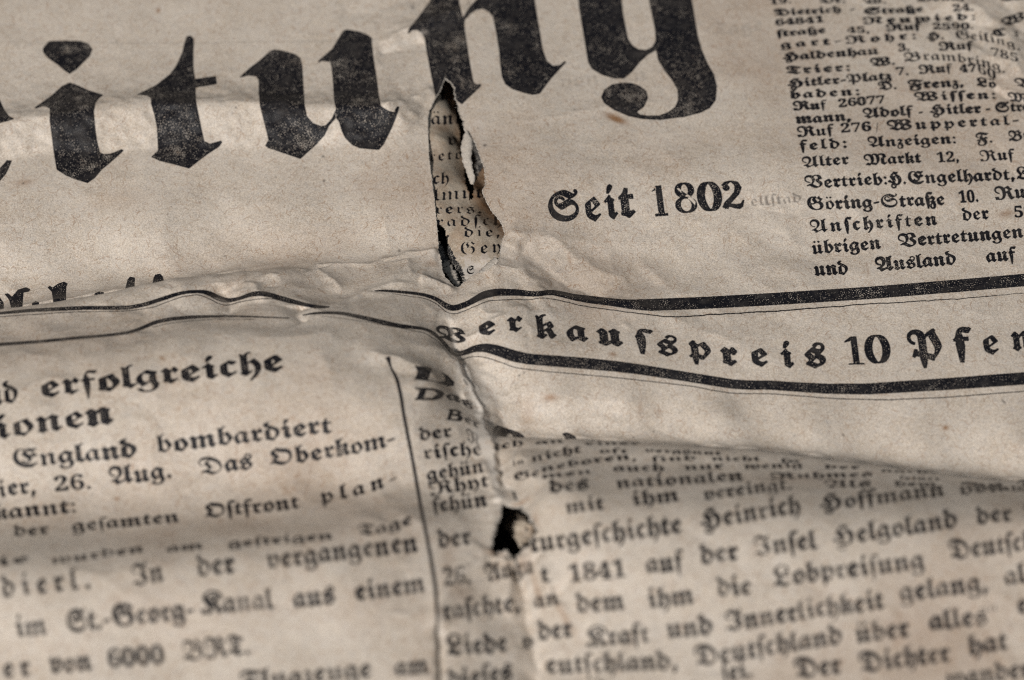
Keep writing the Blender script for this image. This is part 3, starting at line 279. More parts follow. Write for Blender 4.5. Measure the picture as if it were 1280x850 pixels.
# the spline is smooth: evaluate it coarsely, then interpolate
cx = np.linspace(-82, 82, 330); cy = np.linspace(-66, 80, 300)
CX, CY = np.meshgrid(cx, cy)
C = tps_eval(P, W, CX / 50.0, CY / 50.0)
def bil(A, ax0, ax1, ay0, ay1, X, Y):
    ny, nx = A.shape
    u = np.clip((X - ax0) / (ax1 - ax0) * (nx - 1), 0, nx - 1.001); v = np.clip((Y - ay0) / (ay1 - ay0) * (ny - 1), 0, ny - 1.001)
    i = u.astype(int); j = v.astype(int); fu = u - i; fv = v - j
    return (A[j, i] * (1-fu) + A[j, i+1] * fu) * (1-fv) + (A[j+1, i] * (1-fu) + A[j+1, i+1] * fu) * fv
H = bil(C, -82, 82, -66, 80, GXc, GYc)

def blur1(A, s, axis):
    r = max(1, int(s * 3)); k = np.exp(-0.5 * (np.arange(-r, r+1) / s)**2); k /= k.sum()
    Ap = np.pad(A, [(r, r) if a == axis else (0, 0) for a in (0, 1)], mode='edge')
    out = np.zeros_like(A)
    n = A.shape[axis]
    for i, w in enumerate(k):
        out += w * (Ap[i:i+n] if axis == 0 else Ap[:, i:i+n])
    return out
def blur(A, s):
    return blur1(blur1(A, s, 0), s, 1)
def spectral(ny, nx, beta, lo, hi, seed):
    """band limited fractal noise, unit variance"""
    r = np.random.default_rng(seed)
    n = np.fft.rfft2(r.standard_normal((ny, nx)))
    fy = np.fft.fftfreq(ny)[:, None]; fx = np.fft.rfftfreq(nx)[None]
    fr = np.hypot(fx, fy) + 1e-9
    m = fr**(-beta) * (fr > 1.0/hi) * (fr < 1.0/lo)
    o = np.fft.irfft2(n * m, (ny, nx))
    return o / o.std()

def hit(px, py, F=None, guess=None):
    """where the ray of a photo pixel first meets the height field F"""
    F = H if F is None else F
    px = np.atleast_1d(np.asarray(px, float)); py = np.atleast_1d(np.asarray(py, float))
    zs = np.arange(24, -10, -0.1)
    ox = np.full(px.shape, np.nan); oy = ox.copy(); done = np.zeros(px.shape, bool)
    for z in zs:
        x, y = unproject(px, py, z)
        h = sample(F, x, y)
        m = (~done) & (h >= z)
        ox[m] = x[m]; oy[m] = y[m]; done |= m
    m = ~done
    if m.any():
        x, y = unproject(px[m], py[m], 0); ox[m] = x; oy[m] = y
    return ox, oy
def sample(F, X, Y):
    i = np.clip(np.searchsorted(XS, X) - 1, 0, len(XS) - 2); j = np.clip(np.searchsorted(YS, Y) - 1, 0, len(YS) - 2)
    fu = np.clip((X - XS[i]) / (XS[i+1] - XS[i]), 0, 1); fv = np.clip((Y - YS[j]) / (YS[j+1] - YS[j]), 0, 1)
    return (F[j, i] * (1-fu) + F[j, i+1] * fu) * (1-fv) + (F[j+1, i] * (1-fu) + F[j+1, i+1] * fu) * fv

def seg_dist(pts, X, Y):
    """distance, side (+ = right of travel) and position 0..1 along a polyline"""
    best = np.full(X.shape, 1e9); side = np.zeros(X.shape); pos = np.zeros(X.shape)
    pts = np.asarray(pts, float); L = np.concatenate([[0], np.cumsum(np.linalg.norm(np.diff(pts, axis=0), axis=1))])
    for k in range(len(pts) - 1):
        a = pts[k]; d = pts[k+1] - a; l2 = (d * d).sum() + 1e-12
        t = np.clip(((X - a[0]) * d[0] + (Y - a[1]) * d[1]) / l2, 0, 1)
        qx = X - a[0] - t * d[0]; qy = Y - a[1] - t * d[1]
        r = np.hypot(qx, qy); m = r < best
        best[m] = r[m]; side[m] = np.sign(d[1] * (X - a[0]) - d[0] * (Y - a[1]))[m]
        pos[m] = ((L[k] + t * math.sqrt(l2)) / L[-1])[m]
    return best, side, pos
def crease(pix, amp, wl, wr, soft=0.25, ends=(0.15, 0.15)):
    """a sharp fold line: amp mm high (negative: a valley), fading over wl / wr mm on its two sides"""
    global H
    pix = np.array(pix, float)
    x, y = hit(pix[:, 0], pix[:, 1])
    x = np.where(np.isnan(x), 0, x)
    m = (GX > x.min() - 4*max(wl, wr)) & (GX < x.max() + 4*max(wl, wr)) & (GY > y.min() - 4*max(wl, wr)) & (GY < y.max() + 4*max(wl, wr))
    if not m.any(): return
    X = GX[m]; Y = GY[m]
    wob = bil(WOB, -200, 200, -200, 200, X, Y)
    wob2 = bil(WOB, -200, 200, -200, 200, Y + 31, X)
    d, s, p = seg_dist(np.stack([x, y], 1), X + wob * 0.25, Y + wob2 * 0.25)
    w = np.where(s > 0, wr, wl)
    d = np.sqrt(d * d + soft * soft) - soft
    e = np.clip(p / max(ends[0], 1e-3), 0, 1) * np.clip((1 - p) / max(ends[1], 1e-3), 0, 1)
    e = e * e * (3 - 2 * e)
    H[m] += amp * e * np.exp(-d / w)
WOB = spectral(900, 900, 1.2, 3, 60, 11)
def cliff(pix, z, base, width, f0, f1):
    """the far side of a roll turns under: drop to the sheet behind within width mm"""
    global H
    p = np.array(pix, float); x, y = unproject(p[:, 0], p[:, 1], z)
    yc = np.interp(GX, x, y) + .35
    t = np.clip((GY - yc) / width, 0, 1); t = t * t * (3 - 2 * t)
    t = t * np.clip((yc + 8 - GY) / 3, 0, 1)
    fx = np.clip((GX - f0[0]) / (f0[1] - f0[0]), 0, 1) * np.clip((f1[1] - GX) / (f1[1] - f1[0]), 0, 1)
    H = H - (H - np.minimum(H, base)) * t * fx
cliff([(-160,408), (-80,396), (0,385), (100,370), (200,353), (300,338), (385,334)], 3.4, -.5, 1.0, (-200, -199), (-38, -30))
cliff([(600,542), (640,544), (700,546), (800,551), (950,563), (1080,579), (1200,594), (1280,600), (1440,614)], 4.2, .1, 1.0, (-2, 1), (200, 201))
# masthead half: a rounded ridge from the left edge to the tear, its near side catches the light
crease([(-60,182),(0,170),(60,162),(130,152),(200,148),(300,148),(400,149),(480,148),(535,144)], 2.7, 3.6, 3.4, 1.1, (.0,.10))
crease([(-60,200),(0,190),(90,184),(200,180),(330,182),(430,178),(520,172)], -.45, 1.6, 3.2, .4, (.1,.2))
crease([(-40,200),(60,190),(160,185),(260,178)], -.3, 3.0, 3.0, .8)
crease([(455,60),(500,42),(540,28),(580,12),(610,-20)], 1.0, 1.8, 1.2, .06, (.3,.01))
crease([(420,20),(480,10),(540,-10)], -.35, 3, 2, .3)
crease([(468,68),(500,60),(533,48)], -.6, 1.2, 1.8, .08)
crease([(470,138),(500,128),(530,120),(545,112)], .7, .9, 1.2, .05)
crease([(300,150),(420,155),(500,150),(536,147)], .12, 1.2, 1.2, .1)
crease([(60,232),(220,226),(380,232),(520,215)], -.25, 6, 6, 1.5, (.3,.3))
crease([(340,300),(440,290),(540,286)], .2, 5, 5, 1.2, (.3,.1))
# facet edges by the foot of the tear
crease([(318,342),(350,345),(400,334),(460,332),(500,321),(546,313)], 0.68, .5, 1.6, .08, (.1,.02))
crease([(398,337),(412,352),(430,372)], 0.60, 1.5, 1.2, .08, (.05,.3))
crease([(505,322),(514,340),(512,350)], 0.38, .8, 1.0, .06, (.05,.3))
crease([(525,348),(545,352),(560,358),(566,366)], 0.75, .7, 1.2, .08, (.1,.2))
crease([(340,362),(330,350),(300,352)], -0.30, 1.5, 1.5, .2)
# kinks in the left rules
crease([(268,355),(284,372),(288,384),(278,398)], -1.35, 1.6, 1.8, .2, (.1,.3))
crease([(300,350),(318,362),(330,380)], 0.83, 1.5, 2.0, .2, (.2,.3))
crease([(140,372),(180,388),(190,410),(186,430)], -0.75, 2.8, 2.8, .5, (.2,.3))
crease([(205,352),(232,368),(236,392)], 0.68, 2.4, 2.4, .4, (.2,.3))
crease([(380,384),(372,392),(385,400)], -0.75, 1.4, 1.4, .15)
crease([(360,398),(420,384),(470,362),(520,349)], 0.52, 1.5, 1.0, .15, (.2,.2))
# right of the tear
crease([(632,290),(650,294),(690,300),(720,318),(760,340),(800,352)], 0.60, 2.6, 1.6, .2, (.05,.3))
crease([(640,306),(680,330),(720,352),(775,372)], -0.75, 2.0, 3.0, .3, (.1,.2))
crease([(598,345),(625,334),(650,338),(680,362),(688,366)], 0.52, 1.2, 1.6, .12, (.1,.2))
crease([(558,392),(580,420),(604,414),(632,396),(652,380)], 0.52, .8, .8, .10, (.3,.1))
crease([(560,395),(566,420),(568,440)], -0.75, 1.1, 1.1, .15, (.2,.2))
crease([(655,369),(688,366),(740,373),(830,396),(880,414),(940,440),(1000,462)], 0.63, 3.5, 3.2, .15, (.05,.3))
crease([(900,470),(912,486),(940,520),(960,555)], -0.38, 3.5, 3.5, .6, (.3,.4))
crease([(600,500),(640,494),(700,502),(780,508)], 0.38, 1.8, 1.4, .1, (.05,.4))
crease([(612,505),(622,520),(640,540)], -0.45, 1.0, 1.0, .1)
crease([(580,450),(592,470),(602,500),(610,530)], 0.52, .6, .9, .07, (.1,.1))
crease([(600,455),(620,470),(640,490)], -0.30, 1.0, 1.0, .1)
# address block, crumpled corner at the top right
crease([(1190,20),(1215,44),(1235,70),(1258,96)], -.55, 1.6, 2.2, .2, (.3,.1))
crease([(1160,-10),(1230,18),(1262,52),(1275,100),(1262,120)], .9, 2.4, 2.0, .25, (.2,.2))
crease([(1232,92),(1256,112),(1290,124)], .4, .9, .9, .1, (.2,.1))
crease([(1238,104),(1262,122),(1290,130)], -.4, .8, .8, .1, (.2,.1))
crease([(1255,0),(1270,30),(1300,60)], -.6, 2, 2, .3)
crease([(980,95),(1080,84),(1200,88)], -.15, 5, 5, 1.2, (.3,.3))
crease([(960,170),(1060,160),(1220,150)], .18, 6, 6, 1.2, (.3,.3))
crease([(690,310),(820,322),(960,318),(1080,300),(1260,262)], -.4, 5, 6, 1.5, (.1,.1))
crease([(625,215),(760,222),(900,222),(1060,212),(1240,200)], .9, 6, 8, 2.0, (.1,.2))
crease([(640,300),(760,312),(900,312),(1100,300)], -.5, 7, 6, 1.5, (.1,.2))
crease([(950,60),(960,160),(985,280)], .2, 6, 6, 1.5, (.2,.2))
# lower left page
crease([(440,456),(500,466),(560,484),(585,500)], -.35, 1.6, 2.0, .2, (.4,.05))
crease([(505,478),(530,480),(575,496)], .25, .8, .8, .1, (.2,.1))
crease([(430,640),(480,655),(530,640),(560,620)], .5, 1.6, 2.2, .3, (.2,.2))
crease([(505,700),(512,730),(500,770)], -.25, 1.5, 1.5, .2)
crease([(60,640),(180,628),(330,610)], -.3, 6, 6, 1.5, (.2,.3))
crease([(70,712),(130,718),(210,704)], .3, 1.2, 2.0, .15, (.2,.2))
# folds fanning out under the hole
crease([(640,700),(650,730),(660,760),(672,830),(676,880)], -1.82, 1.2, 1.8, .15, (.05,.0))
crease([(660,706),(690,745),(722,775),(742,800),(748,860)], 1.22, 1.6, 1.0, .15, (.05,.0))
crease([(690,725),(720,765),(746,795),(740,850)], -1.12, 1.0, 1.3, .1, (.1,.0))
crease([(618,688),(600,705),(580,722),(560,745),(548,775),(545,860)], 1.12, 1.4, 1.4, .2, (.05,.0))
crease([(545,770),(552,800),(548,870)], -1.42, .9, .9, .12, (.2,.0))
crease([(625,696),(632,730),(640,780)], 0.81, 1.0, 1.0, .12, (.05,.3))
crease([(600,575),(615,600),(628,625)], 0.60, .7, .8, .1, (.2,.05))
crease([(622,560),(632,590),(645,612),(655,640)], -0.75, .9, 1.2, .12, (.2,.05))
crease([(655,560),(662,590),(675,612)], 0.45, 1.0, 1.0, .15)
# the rolled edge of the left half lies over the right half
crease([(556,428),(563,442),(578,462),(592,486),(602,515),(611,548),(622,585),(632,618)], .9, .3, 3.0, .05, (.12,.15))
crease([(440,444),(500,452),(540,466),(570,488)], .5, 1.2, 1.2, .12, (.3,.2))
crease([(1180,60),(1225,66),(1275,84)], .5, 1.2, 1.6, .12, (.3,.1))
crease([(1120,30),(1180,20),(1250,30)], -.4, 1.6, 1.2, .12, (.3,.1))
# scattered faint creases everywhere
_r = random.Random(5)
for _k in range(46):
    x0 = _r.uniform(-60, 1340); y0 = _r.uniform(-40, 880)
    a = _r.gauss(0.1, 0.9); L = _r.uniform(60, 260)
    pp = [(x0 + L * t * math.cos(a) + _r.gauss(0, 4), y0 + L * t * math.sin(a) * .7 + _r.gauss(0, 3)) for t in (0, .3, .6, 1)]
    crease(pp, _r.choice((-1, 1)) * _r.uniform(.06, .20), _r.uniform(.7, 2.6), _r.uniform(.7, 2.6), .05, (.3, .3))
# little wrinkles crowding round the junction of the folds
for _k in range(40):
    x0 = _r.gauss(575, 70); y0 = _r.gauss(400, 60)
    a = _r.gauss(-.3, 1.0); L = _r.uniform(18, 70)
    crease([(x0 + L * t * math.cos(a) + _r.gauss(0, 2), y0 + L * t * math.sin(a) + _r.gauss(0, 2)) for t in (0, .4, .7, 1)],
           _r.choice((-1, 1)) * _r.uniform(.08, .26), _r.uniform(.35, 1.0), _r.uniform(.35, 1.0), .03, (.3, .3))

# stiff faceted crumple
fa = np.abs(spectral(H.shape[0], H.shape[1], 1.5, 26, 240, 61)); fb = np.abs(spectral(H.shape[0], H.shape[1], 1.3, 14, 120, 62)); calm = np.clip(.35 + .5 * spectral(H.shape[0], H.shape[1], 2.2, 120, 900, 63), .1, 1.2)
H += -(.19 * blur(fa, .5) + .03 * blur(fb, .5)) * calm
# crumple: long soft waves and a fine cockle
ny, nx = H.shape
H += 0.15 * spectral(ny, nx, 2.2, 36, 360, 3) + 0.014 * spectral(ny, nx, 1.6, 8, 60, 4) + 0.0025 * spectral(ny, nx, 1.0, 3, 12, 5)
# ------------------------------------------------------------------ print: everything is set as type and rules, then transferred to the sheets
SS = 3.0; PX0, PY0, PX1, PY1 = -70, -50, 1350, 900
CW, CH = int((PX1 - PX0) * SS), int((PY1 - PY0) * SS)
front = np.zeros((CH, CW), np.float32); behind = np.zeros((CH, CW), np.float32); inner = np.zeros((CH, CW), np.float32)
ghost = np.zeros((CH, CW), np.float32)
def fill(canvas, polys, v=1.0):
    """non-zero winding fill of a list of closed outlines in photo coordinates"""
    E0 = []; E1 = []
    for p in polys:
        q = (np.asarray(p, float) - [PX0, PY0]) * SS
        E0.append(q); E1.append(np.roll(q, -1, 0))
    a = np.concatenate(E0); b = np.concatenate(E1)
    x0 = int(max(0, math.floor(a[:, 0].min()))); x1 = int(min(CW, math.ceil(a[:, 0].max()) + 2))
    y0 = int(max(0, math.floor(a[:, 1].min()))); y1 = int(min(CH, math.ceil(a[:, 1].max()) + 1))
    if x1 <= x0 or y1 <= y0: return
    rows = np.arange(y0, y1) + 0.5
    up = (a[:, 1, None] <= rows) & (b[:, 1, None] > rows); dn = (b[:, 1, None] <= rows) & (a[:, 1, None] > rows)
    ei, ri = np.nonzero(up | dn)
    if len(ei) == 0: return
    t = (rows[ri] - a[ei, 1]) / (b[ei, 1] - a[ei, 1])
    xx = np.clip(np.round(a[ei, 0] + t * (b[ei, 0] - a[ei, 0])).astype(int) - x0, 0, x1 - x0)
    A = np.zeros((y1 - y0, x1 - x0 + 1), np.int32)
    np.add.at(A, (ri, xx), np.where(up[ei, ri], 1, -1))
    m = np.cumsum(A, 1)[:, :-1] != 0
    sub = canvas[y0:y1, x0:x1]; sub[m] = np.maximum(sub[m], v)

LEAN = -0.13
BODY = False
def word(text, x0, y0, x1, y1, xh, d=0.0, canvas=None, v=1.0, lean=None, mid=None, fig=False, vs=1.0):
    """set a word between two points of its baseline; '~' in front: letterspaced; mid: middle point of a bent baseline"""
    canvas = front if canvas is None else canvas
    lean = LEAN if lean is None else lean
    spaced = text[0] == '~'
    if spaced: text = text[1:]
    if BODY and canvas is front:
        d = .014 if d > .02 else .012
        if x0 > 600 and y0 < 608: xh *= .80
    s = xh / 0.5
    G = [(FIG[c] if fig and c in FIG else GLYPH.get(c)) for c in text]
    adv = [.26 if g is None else g[1] for g in G]
    W0 = sum(adv); width = math.hypot(x1 - x0, y1 - y0)
    if spaced and len(text) > 1:
        hs = min(29 if xh < 12 else 36, 0.84 * width / W0); tr = (width - W0 * hs) / (len(text) - 0.7)
    else:
        hs = width / W0; tr = 0
    pos = 0.0
    def base(t):
        if mid is None: return x0 + (x1 - x0) * t, y0 + (y1 - y0) * t, (x1 - x0), (y1 - y0)
        mx, my = mid; bx = 2 * mx - (x0 + x1) / 2; by = 2 * my - (y0 + y1) / 2
        return ((1-t)**2 * x0 + 2*t*(1-t) * bx + t*t * x1, (1-t)**2 * y0 + 2*t*(1-t) * by + t*t * y1,
                2*(1-t)*(bx - x0) + 2*t*(x1 - bx), 2*(1-t)*(by - y0) + 2*t*(y1 - by))
    jr = random.Random(text + str(x0))
    for c, g, a in zip(text, G, adv):
        if g is not None:
            bx, by, tx, ty = base((pos + a * hs / 2) / width)
            L = math.hypot(tx, ty); tx /= L; ty /= L
            jy = jr.gauss(0, .025) * xh; dd = d + jr.gauss(0, .006)
            out = []
            for cc in g[0]:
                q = offset(cc, dd)
                u = (q[:, 0] - a / 2) * hs; w = q[:, 1] * s
                out.append(np.stack([bx + u * tx + w * lean, by + u * ty - w + jy + u * 0], 1))
            if all(len(o) > 2 for o in out): fill(canvas, out, v)
        pos += a * hs + tr
def stroke(pts, canvas=None, v=1.0, jit=0.0):
    """a rule given as (x, y, thickness) points"""
    canvas = front if canvas is None else canvas
    p = np.array(pts, float)
    n = max(2, int(np.abs(np.diff(p[:, 0])).sum() + np.abs(np.diff(p[:, 1])).sum()) // 2)
    L = np.concatenate([[0], np.cumsum(np.hypot(np.diff(p[:, 0]), np.diff(p[:, 1])))])
    t = np.linspace(0, L[-1], n)
    q = np.stack([np.interp(t, L, p[:, k]) for k in range(3)], 1)
    k = 3
    for c in (0, 1, 2):
        pad = np.pad(q[:, c], k, mode='reflect', reflect_type='odd'); q[:, c] = np.convolve(pad, np.ones(2*k+1) / (2*k+1), 'valid')
    if jit: q[:, 1] += np.convolve(rng.standard_normal(n + 4), np.ones(5) / 5, 'valid') * jit
    tg = np.gradient(q[:, :2], axis=0); tg /= np.linalg.norm(tg, axis=1)[:, None]
    nn = np.stack([-tg[:, 1], tg[:, 0]], 1) * q[:, 2:3] / 2
    fill(canvas, [np.concatenate([q[:, :2] + nn, (q[:, :2] - nn)[::-1]])], v)
def trace(pts, ox, oy, s, canvas=None, v=1.0):
    fill(front if canvas is None else canvas, [np.array(pts, float) / s + [ox, oy]], v)

# masthead letters: e(end) i t u n g
trace([(-120,380),(-40,430),(0,500),(20,545),(45,580),(72,595),(40,605),(0,615),(-60,640),(-140,560)], 0, 0, 4)
trace([(-60,850),(0,840),(35,800),(60,803),(45,840),(30,870),(0,905),(-60,950)], 0, 0, 4)
trace([(245,205),(330,203),(405,205),(440,218),(463,245),(450,280),(420,310),(385,345),(348,370),(325,355),(290,325),(240,290),(215,262),(215,240)], 0, 0, 4)
trace([(348,412),(380,422),(440,450),(518,475),(495,492),(478,515),(470,560),(475,620),(485,700),(500,762),(520,770),(545,770),(580,758),(608,745),(620,752),(590,780),(550,815),(510,848),(475,890),(438,916),(380,898),(330,878),(283,848),(268,760),(258,680),(248,600),(250,545),(235,535),(213,532),(180,543),(172,538),(205,515),(260,475),(310,430)], 0, 0, 4)
trace([(932,182),(955,178),(970,195),(968,260),(968,340),(975,395),(1040,385),(1080,380),(1085,420),(1030,430),(978,438),(980,500),(995,580),(1010,650),(1022,705),(1050,718),(1080,710),(1105,702),(1112,712),(1095,735),(1040,770),(1000,800),(945,843),(880,825),(800,805),(755,785),(790,752),(785,640),(770,570),(755,520),(755,490),(735,478),(705,475),(682,474),(700,465),(780,425),(850,370),(880,330),(910,265),(922,215)], 0, 0, 4)
trace([(-83,388),(-65,385),(-40,378),(0,382),(14,400),(14,470),(20,530),(35,590),(50,650),(62,700),(45,728),(60,740),(120,760),(222,795),(255,765),(300,725),(345,675),(365,630),(400,590),(415,610),(430,660),(445,690),(480,725),(520,742),(615,750),(640,720),(680,640),(700,590),(718,535),(708,530),(695,545),(695,560),(665,555),(625,530),(615,480),(605,400),(590,300),(580,215),(580,190),(560,175),(520,158),(455,147),(435,155),(410,195),(380,245),(345,275),(315,300),(310,315),(330,305),(370,310),(378,340),(385,420),(390,500),(400,545),(380,590),(350,625),(325,630),(285,615),(255,580),(243,520),(238,430),(232,330),(222,290),(195,270),(130,252),(90,247),(70,255),(20,300),(-20,330),(-50,355)], 320, 0, 4)
trace([(758,170),(765,140),(800,100),(830,60),(870,5),(890,-180),(1000,-180),(1018,20),(1035,85),(1060,45),(1085,15),(1110,-10),(1150,-180),(1370,-180),(1400,40),(1420,160),(1435,250),(1455,305),(1485,328),(1520,325),(1542,305),(1552,310),(1520,345),(1470,400),(1420,468),(1385,475),(1340,465),(1280,445),(1245,420),(1230,385),(1222,330),(1215,250),(1200,160),(1185,85),(1165,60),(1135,45),(1100,50),(1070,72),(1045,100),(1042,130),(1055,220),(1068,300),(1080,370),(1088,410),(1100,422),(1125,420),(1125,430),(1100,455),(1030,522),(985,490),(900,540),(895,470),(880,400),(865,320),(850,240),(843,190),(830,165),(805,150),(780,152),(765,168)], 320, 0, 4)
trace([(315,-180),(335,40),(350,130),(365,220),(380,310),(400,345),(450,375),(510,392),(560,393),(600,360),(640,310),(680,275),(720,250),(730,300),(760,350),(800,400),(828,450),(830,500),(815,535),(780,560),(735,578),(680,578),(640,572),(625,560),(660,535),(680,490),(672,455),(640,430),(600,415),(550,413),(500,422),(460,450),(445,485),(460,515),(510,550),(580,580),(650,595),(740,600),(860,585),(940,565),(990,540),(1020,500),(1025,430),(1010,370),(980,320),(950,250),(930,180),(915,90),(900,0),(870,-180),(660,-180),(690,30),(705,100),(715,150),(718,205),(700,235),(670,250),(630,245),(600,225),(580,190),(570,140),(555,60),(530,-180)], 640, 0, 4)
# tops of the subtitle letters; the fold in front hides their feet
for q in ([(-60,560),(0,640),(18,665),(20,700),(10,860),(-60,860)],
          [(22,622),(40,618),(60,635),(90,600),(130,588),(152,598),(145,610),(118,615),(112,690),(116,900),(60,900),(55,690),(45,650)],
          [(237,590),(250,580),(262,590),(290,570),(320,560),(340,570),(332,585),(330,645),(336,900),(270,900),(265,650),(258,610)],
          [(160,668),(178,657),(196,664),(205,900),(165,900)], [(472,620),(495,609),(520,614),(528,900),(478,900)],
          [(650,535),(675,540),(672,595),(676,900),(610,900),(625,600),(638,550)],
          [(775,525),(800,520),(815,535),(820,560),(838,570),(850,900),(750,900),(760,580),(768,540)]):
    trace(q, 0, 212, 4, behind)
# tops of a big headline behind the lower right fold
fill(behind, [[(610,546),(614,543),(618,534),(622,531.5),(634,535.5),(648,540),(655,544.5),(657,552),(643,552),(640,543),(636,541.5),(632,546),(632,560),(608,560)]])
fill(behind, [[(702,542),(708,540.5),(713,542),(720,546),(722,556),(708,556),(706,546)]])
fill(front, [[(579,472),(583,476),(586,482),(583,482),(580,477)]])

# double rules
stroke([(412,383.5,1.5),(402,384,3.8),(382,381,4.5),(357,374,5.2),(335,368,6),(322,366.5,6.5),(310,369,5),(300,373,4),(285,376,5.4),(272,372.5,7),(262,366.5,6),(250,364,4.2),(232,365.2,4.3),(220,368,4.7),(200,374.5,5),(180,381,5),(160,384.6,5),(100,385,5),(37,388,4.2),(0,391.5,3.2),(-70,399,3)])
stroke([(395,385.5,.9),(360,378.5,.9),(340,373,.9),(320,374,.9),(300,377,.9),(287,381.5,.9),(277,381.5,.9),(262,373.5,.9),(247,367.8,.9),(225,371.5,.9),(190,384.8,.8),(155,389,.8),(82,390.3,.8),(0,396,.8),(-70,403,.8)], jit=.25)
stroke([(362,397.5,1.2),(320,396,1.8),(287,395,2.4),(262,395.5,3.2),(237,396.5,4.4),(212,399,4.8),(195,402.5,4.8),(175,411,4.2),(160,416,3.8),(130,419.5,3.6),(100,422,3.8),(50,427,4),(0,430.5,4.2),(-70,438,4)])
stroke([(320,399,.6),(262,399.5,.6),(237,401,.7),(212,404,.7),(190,409,.7)], jit=.2)
stroke([(468,363.6,1),(480,363.2,2.8),(500,364.8,3.4),(515,366.2,3.6),(530,368.4,4),(544,372.8,4.8),(553,379,6),(560,384.2,7.4),(568.5,385.6,7.5),(586,379,7),(596,373,8),(605,368.4,9.8),(622,365,9),(648,365.6,8),(664,367.5,7),(674,367.4,6.5),(688,365,6.6),(705,368.4,7.4),(717,371.4,8),(737,374.4,9.5),(757,376.8,9.4),(777,379.2,10.4),(790,380.6,12.4),(812,381.2,15),(880,378.6,15),(960,374.2,15.4),(1080,366.6,15.4),(1200,357,15.6),(1280,350,15.6),(1350,344,15.6)])
stroke([(490,367,.6),(530,373,.8),(541,376.5,.9),(552,385,.9),(560,391.6,.9),(567.5,393.4,.9),(582.5,388,.9),(609,376,.9),(650,374.2,.9),(661,375.4,.9),(668,373.6,.9),(676,372,.9),(699,375.6,.9),(732.5,383.4,1.0),(770,388.3,1.0),(815,394,1.3),(830,396,1.4),(852,396,1.4),(900,392.6,1.5),(960,389.5,1.6),(1020,385,1.4),(1085,380,1.3),(1185,374.5,1.1),(1280,366.4,.6),(1350,361,.6)], jit=.5)
stroke([(378,394,1),(390,391.8,2.6),(402,390.9,3),(420,391,3.6),(432,392.2,4.2),(460,398.5,5.4),(480,403,5.4),(495,406.6,5.2),(515,409,4.4),(530,410.8,3.6),(541,415.3,3.8),(554,427.5,4.6),(561,437,5.2),(567.5,443.2,6),(580,441.2,6.4),(593.5,435.6,8.4),(607,434.5,11.2),(622,438,13.6),(642,445,14.6),(662,449,13.6),(695,451.4,14),(735,454.6,14),(770,458,13.4),(800,461.8,12.8),(850,469.6,12),(890,476,12),(915,480,12),(935,481.4,11.8),(960,481.3,11.6),(1000,484,12),(1035,486,12.8),(1085,486.2,14),(1185,480,15),(1280,473,15.6),(1350,467,15.6)])
stroke([(400,394.4,.5),(460,402.6,.6),(530,415.6,.8),(549,427.5,1),(560,442,1),(567.5,449.6,1),(575,450.6,1),(590,445.3,1),(605,446,1),(624,452,1),(642.5,459.4,1),(676,463.6,1),(720,467.6,1),(770,472,1),(865,482.7,1),(890,487.6,1),(915,491.8,1),(960,492,1),(1047,498.5,1.1),(1110,499.8,1.1),(1185,496.5,1.1),(1280,489,1.1),(1350,483,1)], jit=.18)
# column rule
stroke([(484.5,446,6),(486,449,5),(487.5,456,2.6),(489,461,2.2),(493,467,3.6),(497,476,4.2),(501,494,4.2),(505,520,4.2),(512,556,4.2),(519,592,4.2),(526,634,4.4),(533,668,4.4),(539,700,4.6),(544.5,734,4.8),(546.5,765,4.4),(546,790,3.2),(547,815,3),(549,850,3),(551,900,3)])

# Seit 1802
word('S', 686, 277.0, 728, 273.5, 24.5, .022)
word('e', 731, 275.0, 754, 273.5, 28, .022); word('i', 757, 273.5, 773.5, 272.5, 28, .022); word('t', 775, 272.5, 794.5, 271, 28, .022)
word('1', 816, 270, 838, 268.5, 18.6, .018, fig=True); word('8', 843, 267, 876, 265, 18.8, .012, fig=True)
word('0', 874, 264, 905, 262, 18, .015, fig=True); word('2', 904, 262, 934, 260, 17.4, .015, fig=True)
# Verkaufspreis 10 Pfennig
word('V', 546, 421, 584, 427, 12, .028, mid=(565, 427)); word('e', 598, 420, 621, 416, 15.5, .02); word('r', 634, 415.5, 655, 413, 18, .024)
word('k', 670, 422, 696, 422.5, 20, .024); word('a', 709, 425, 735.5, 426.5, 18.5, .024); word('u', 747, 430, 780, 432.5, 19, .024)
word('ſ', 794, 435, 812, 437, 17, .024); word('s', 822, 443, 849, 444.5, 19.5, .018); word('p', 861, 446.5, 890, 448.5, 20, .024)
word('r', 902, 454.5, 923, 455.5, 20.5, .024); word('e', 938.5, 456.5, 962, 457, 21, .024); word('i', 977, 458, 993.5, 458, 21.5, .024)
word('s', 1007, 458.5, 1034, 457.5, 23, .018); word('1', 1057, 456, 1084, 455.5, 17.6, .005, fig=True); word('0', 1083, 455.5, 1116, 453, 17.8, .006, fig=True)
word('P', 1138, 449, 1181, 448, 25, .018); word('f', 1194, 444, 1213, 443, 23, .024); word('e', 1228, 442.5, 1251, 442, 22.5, .024)
word('n', 1265, 438.5, 1292, 437, 22, .024); word('n', 1300, 435, 1326, 433, 22, .024)

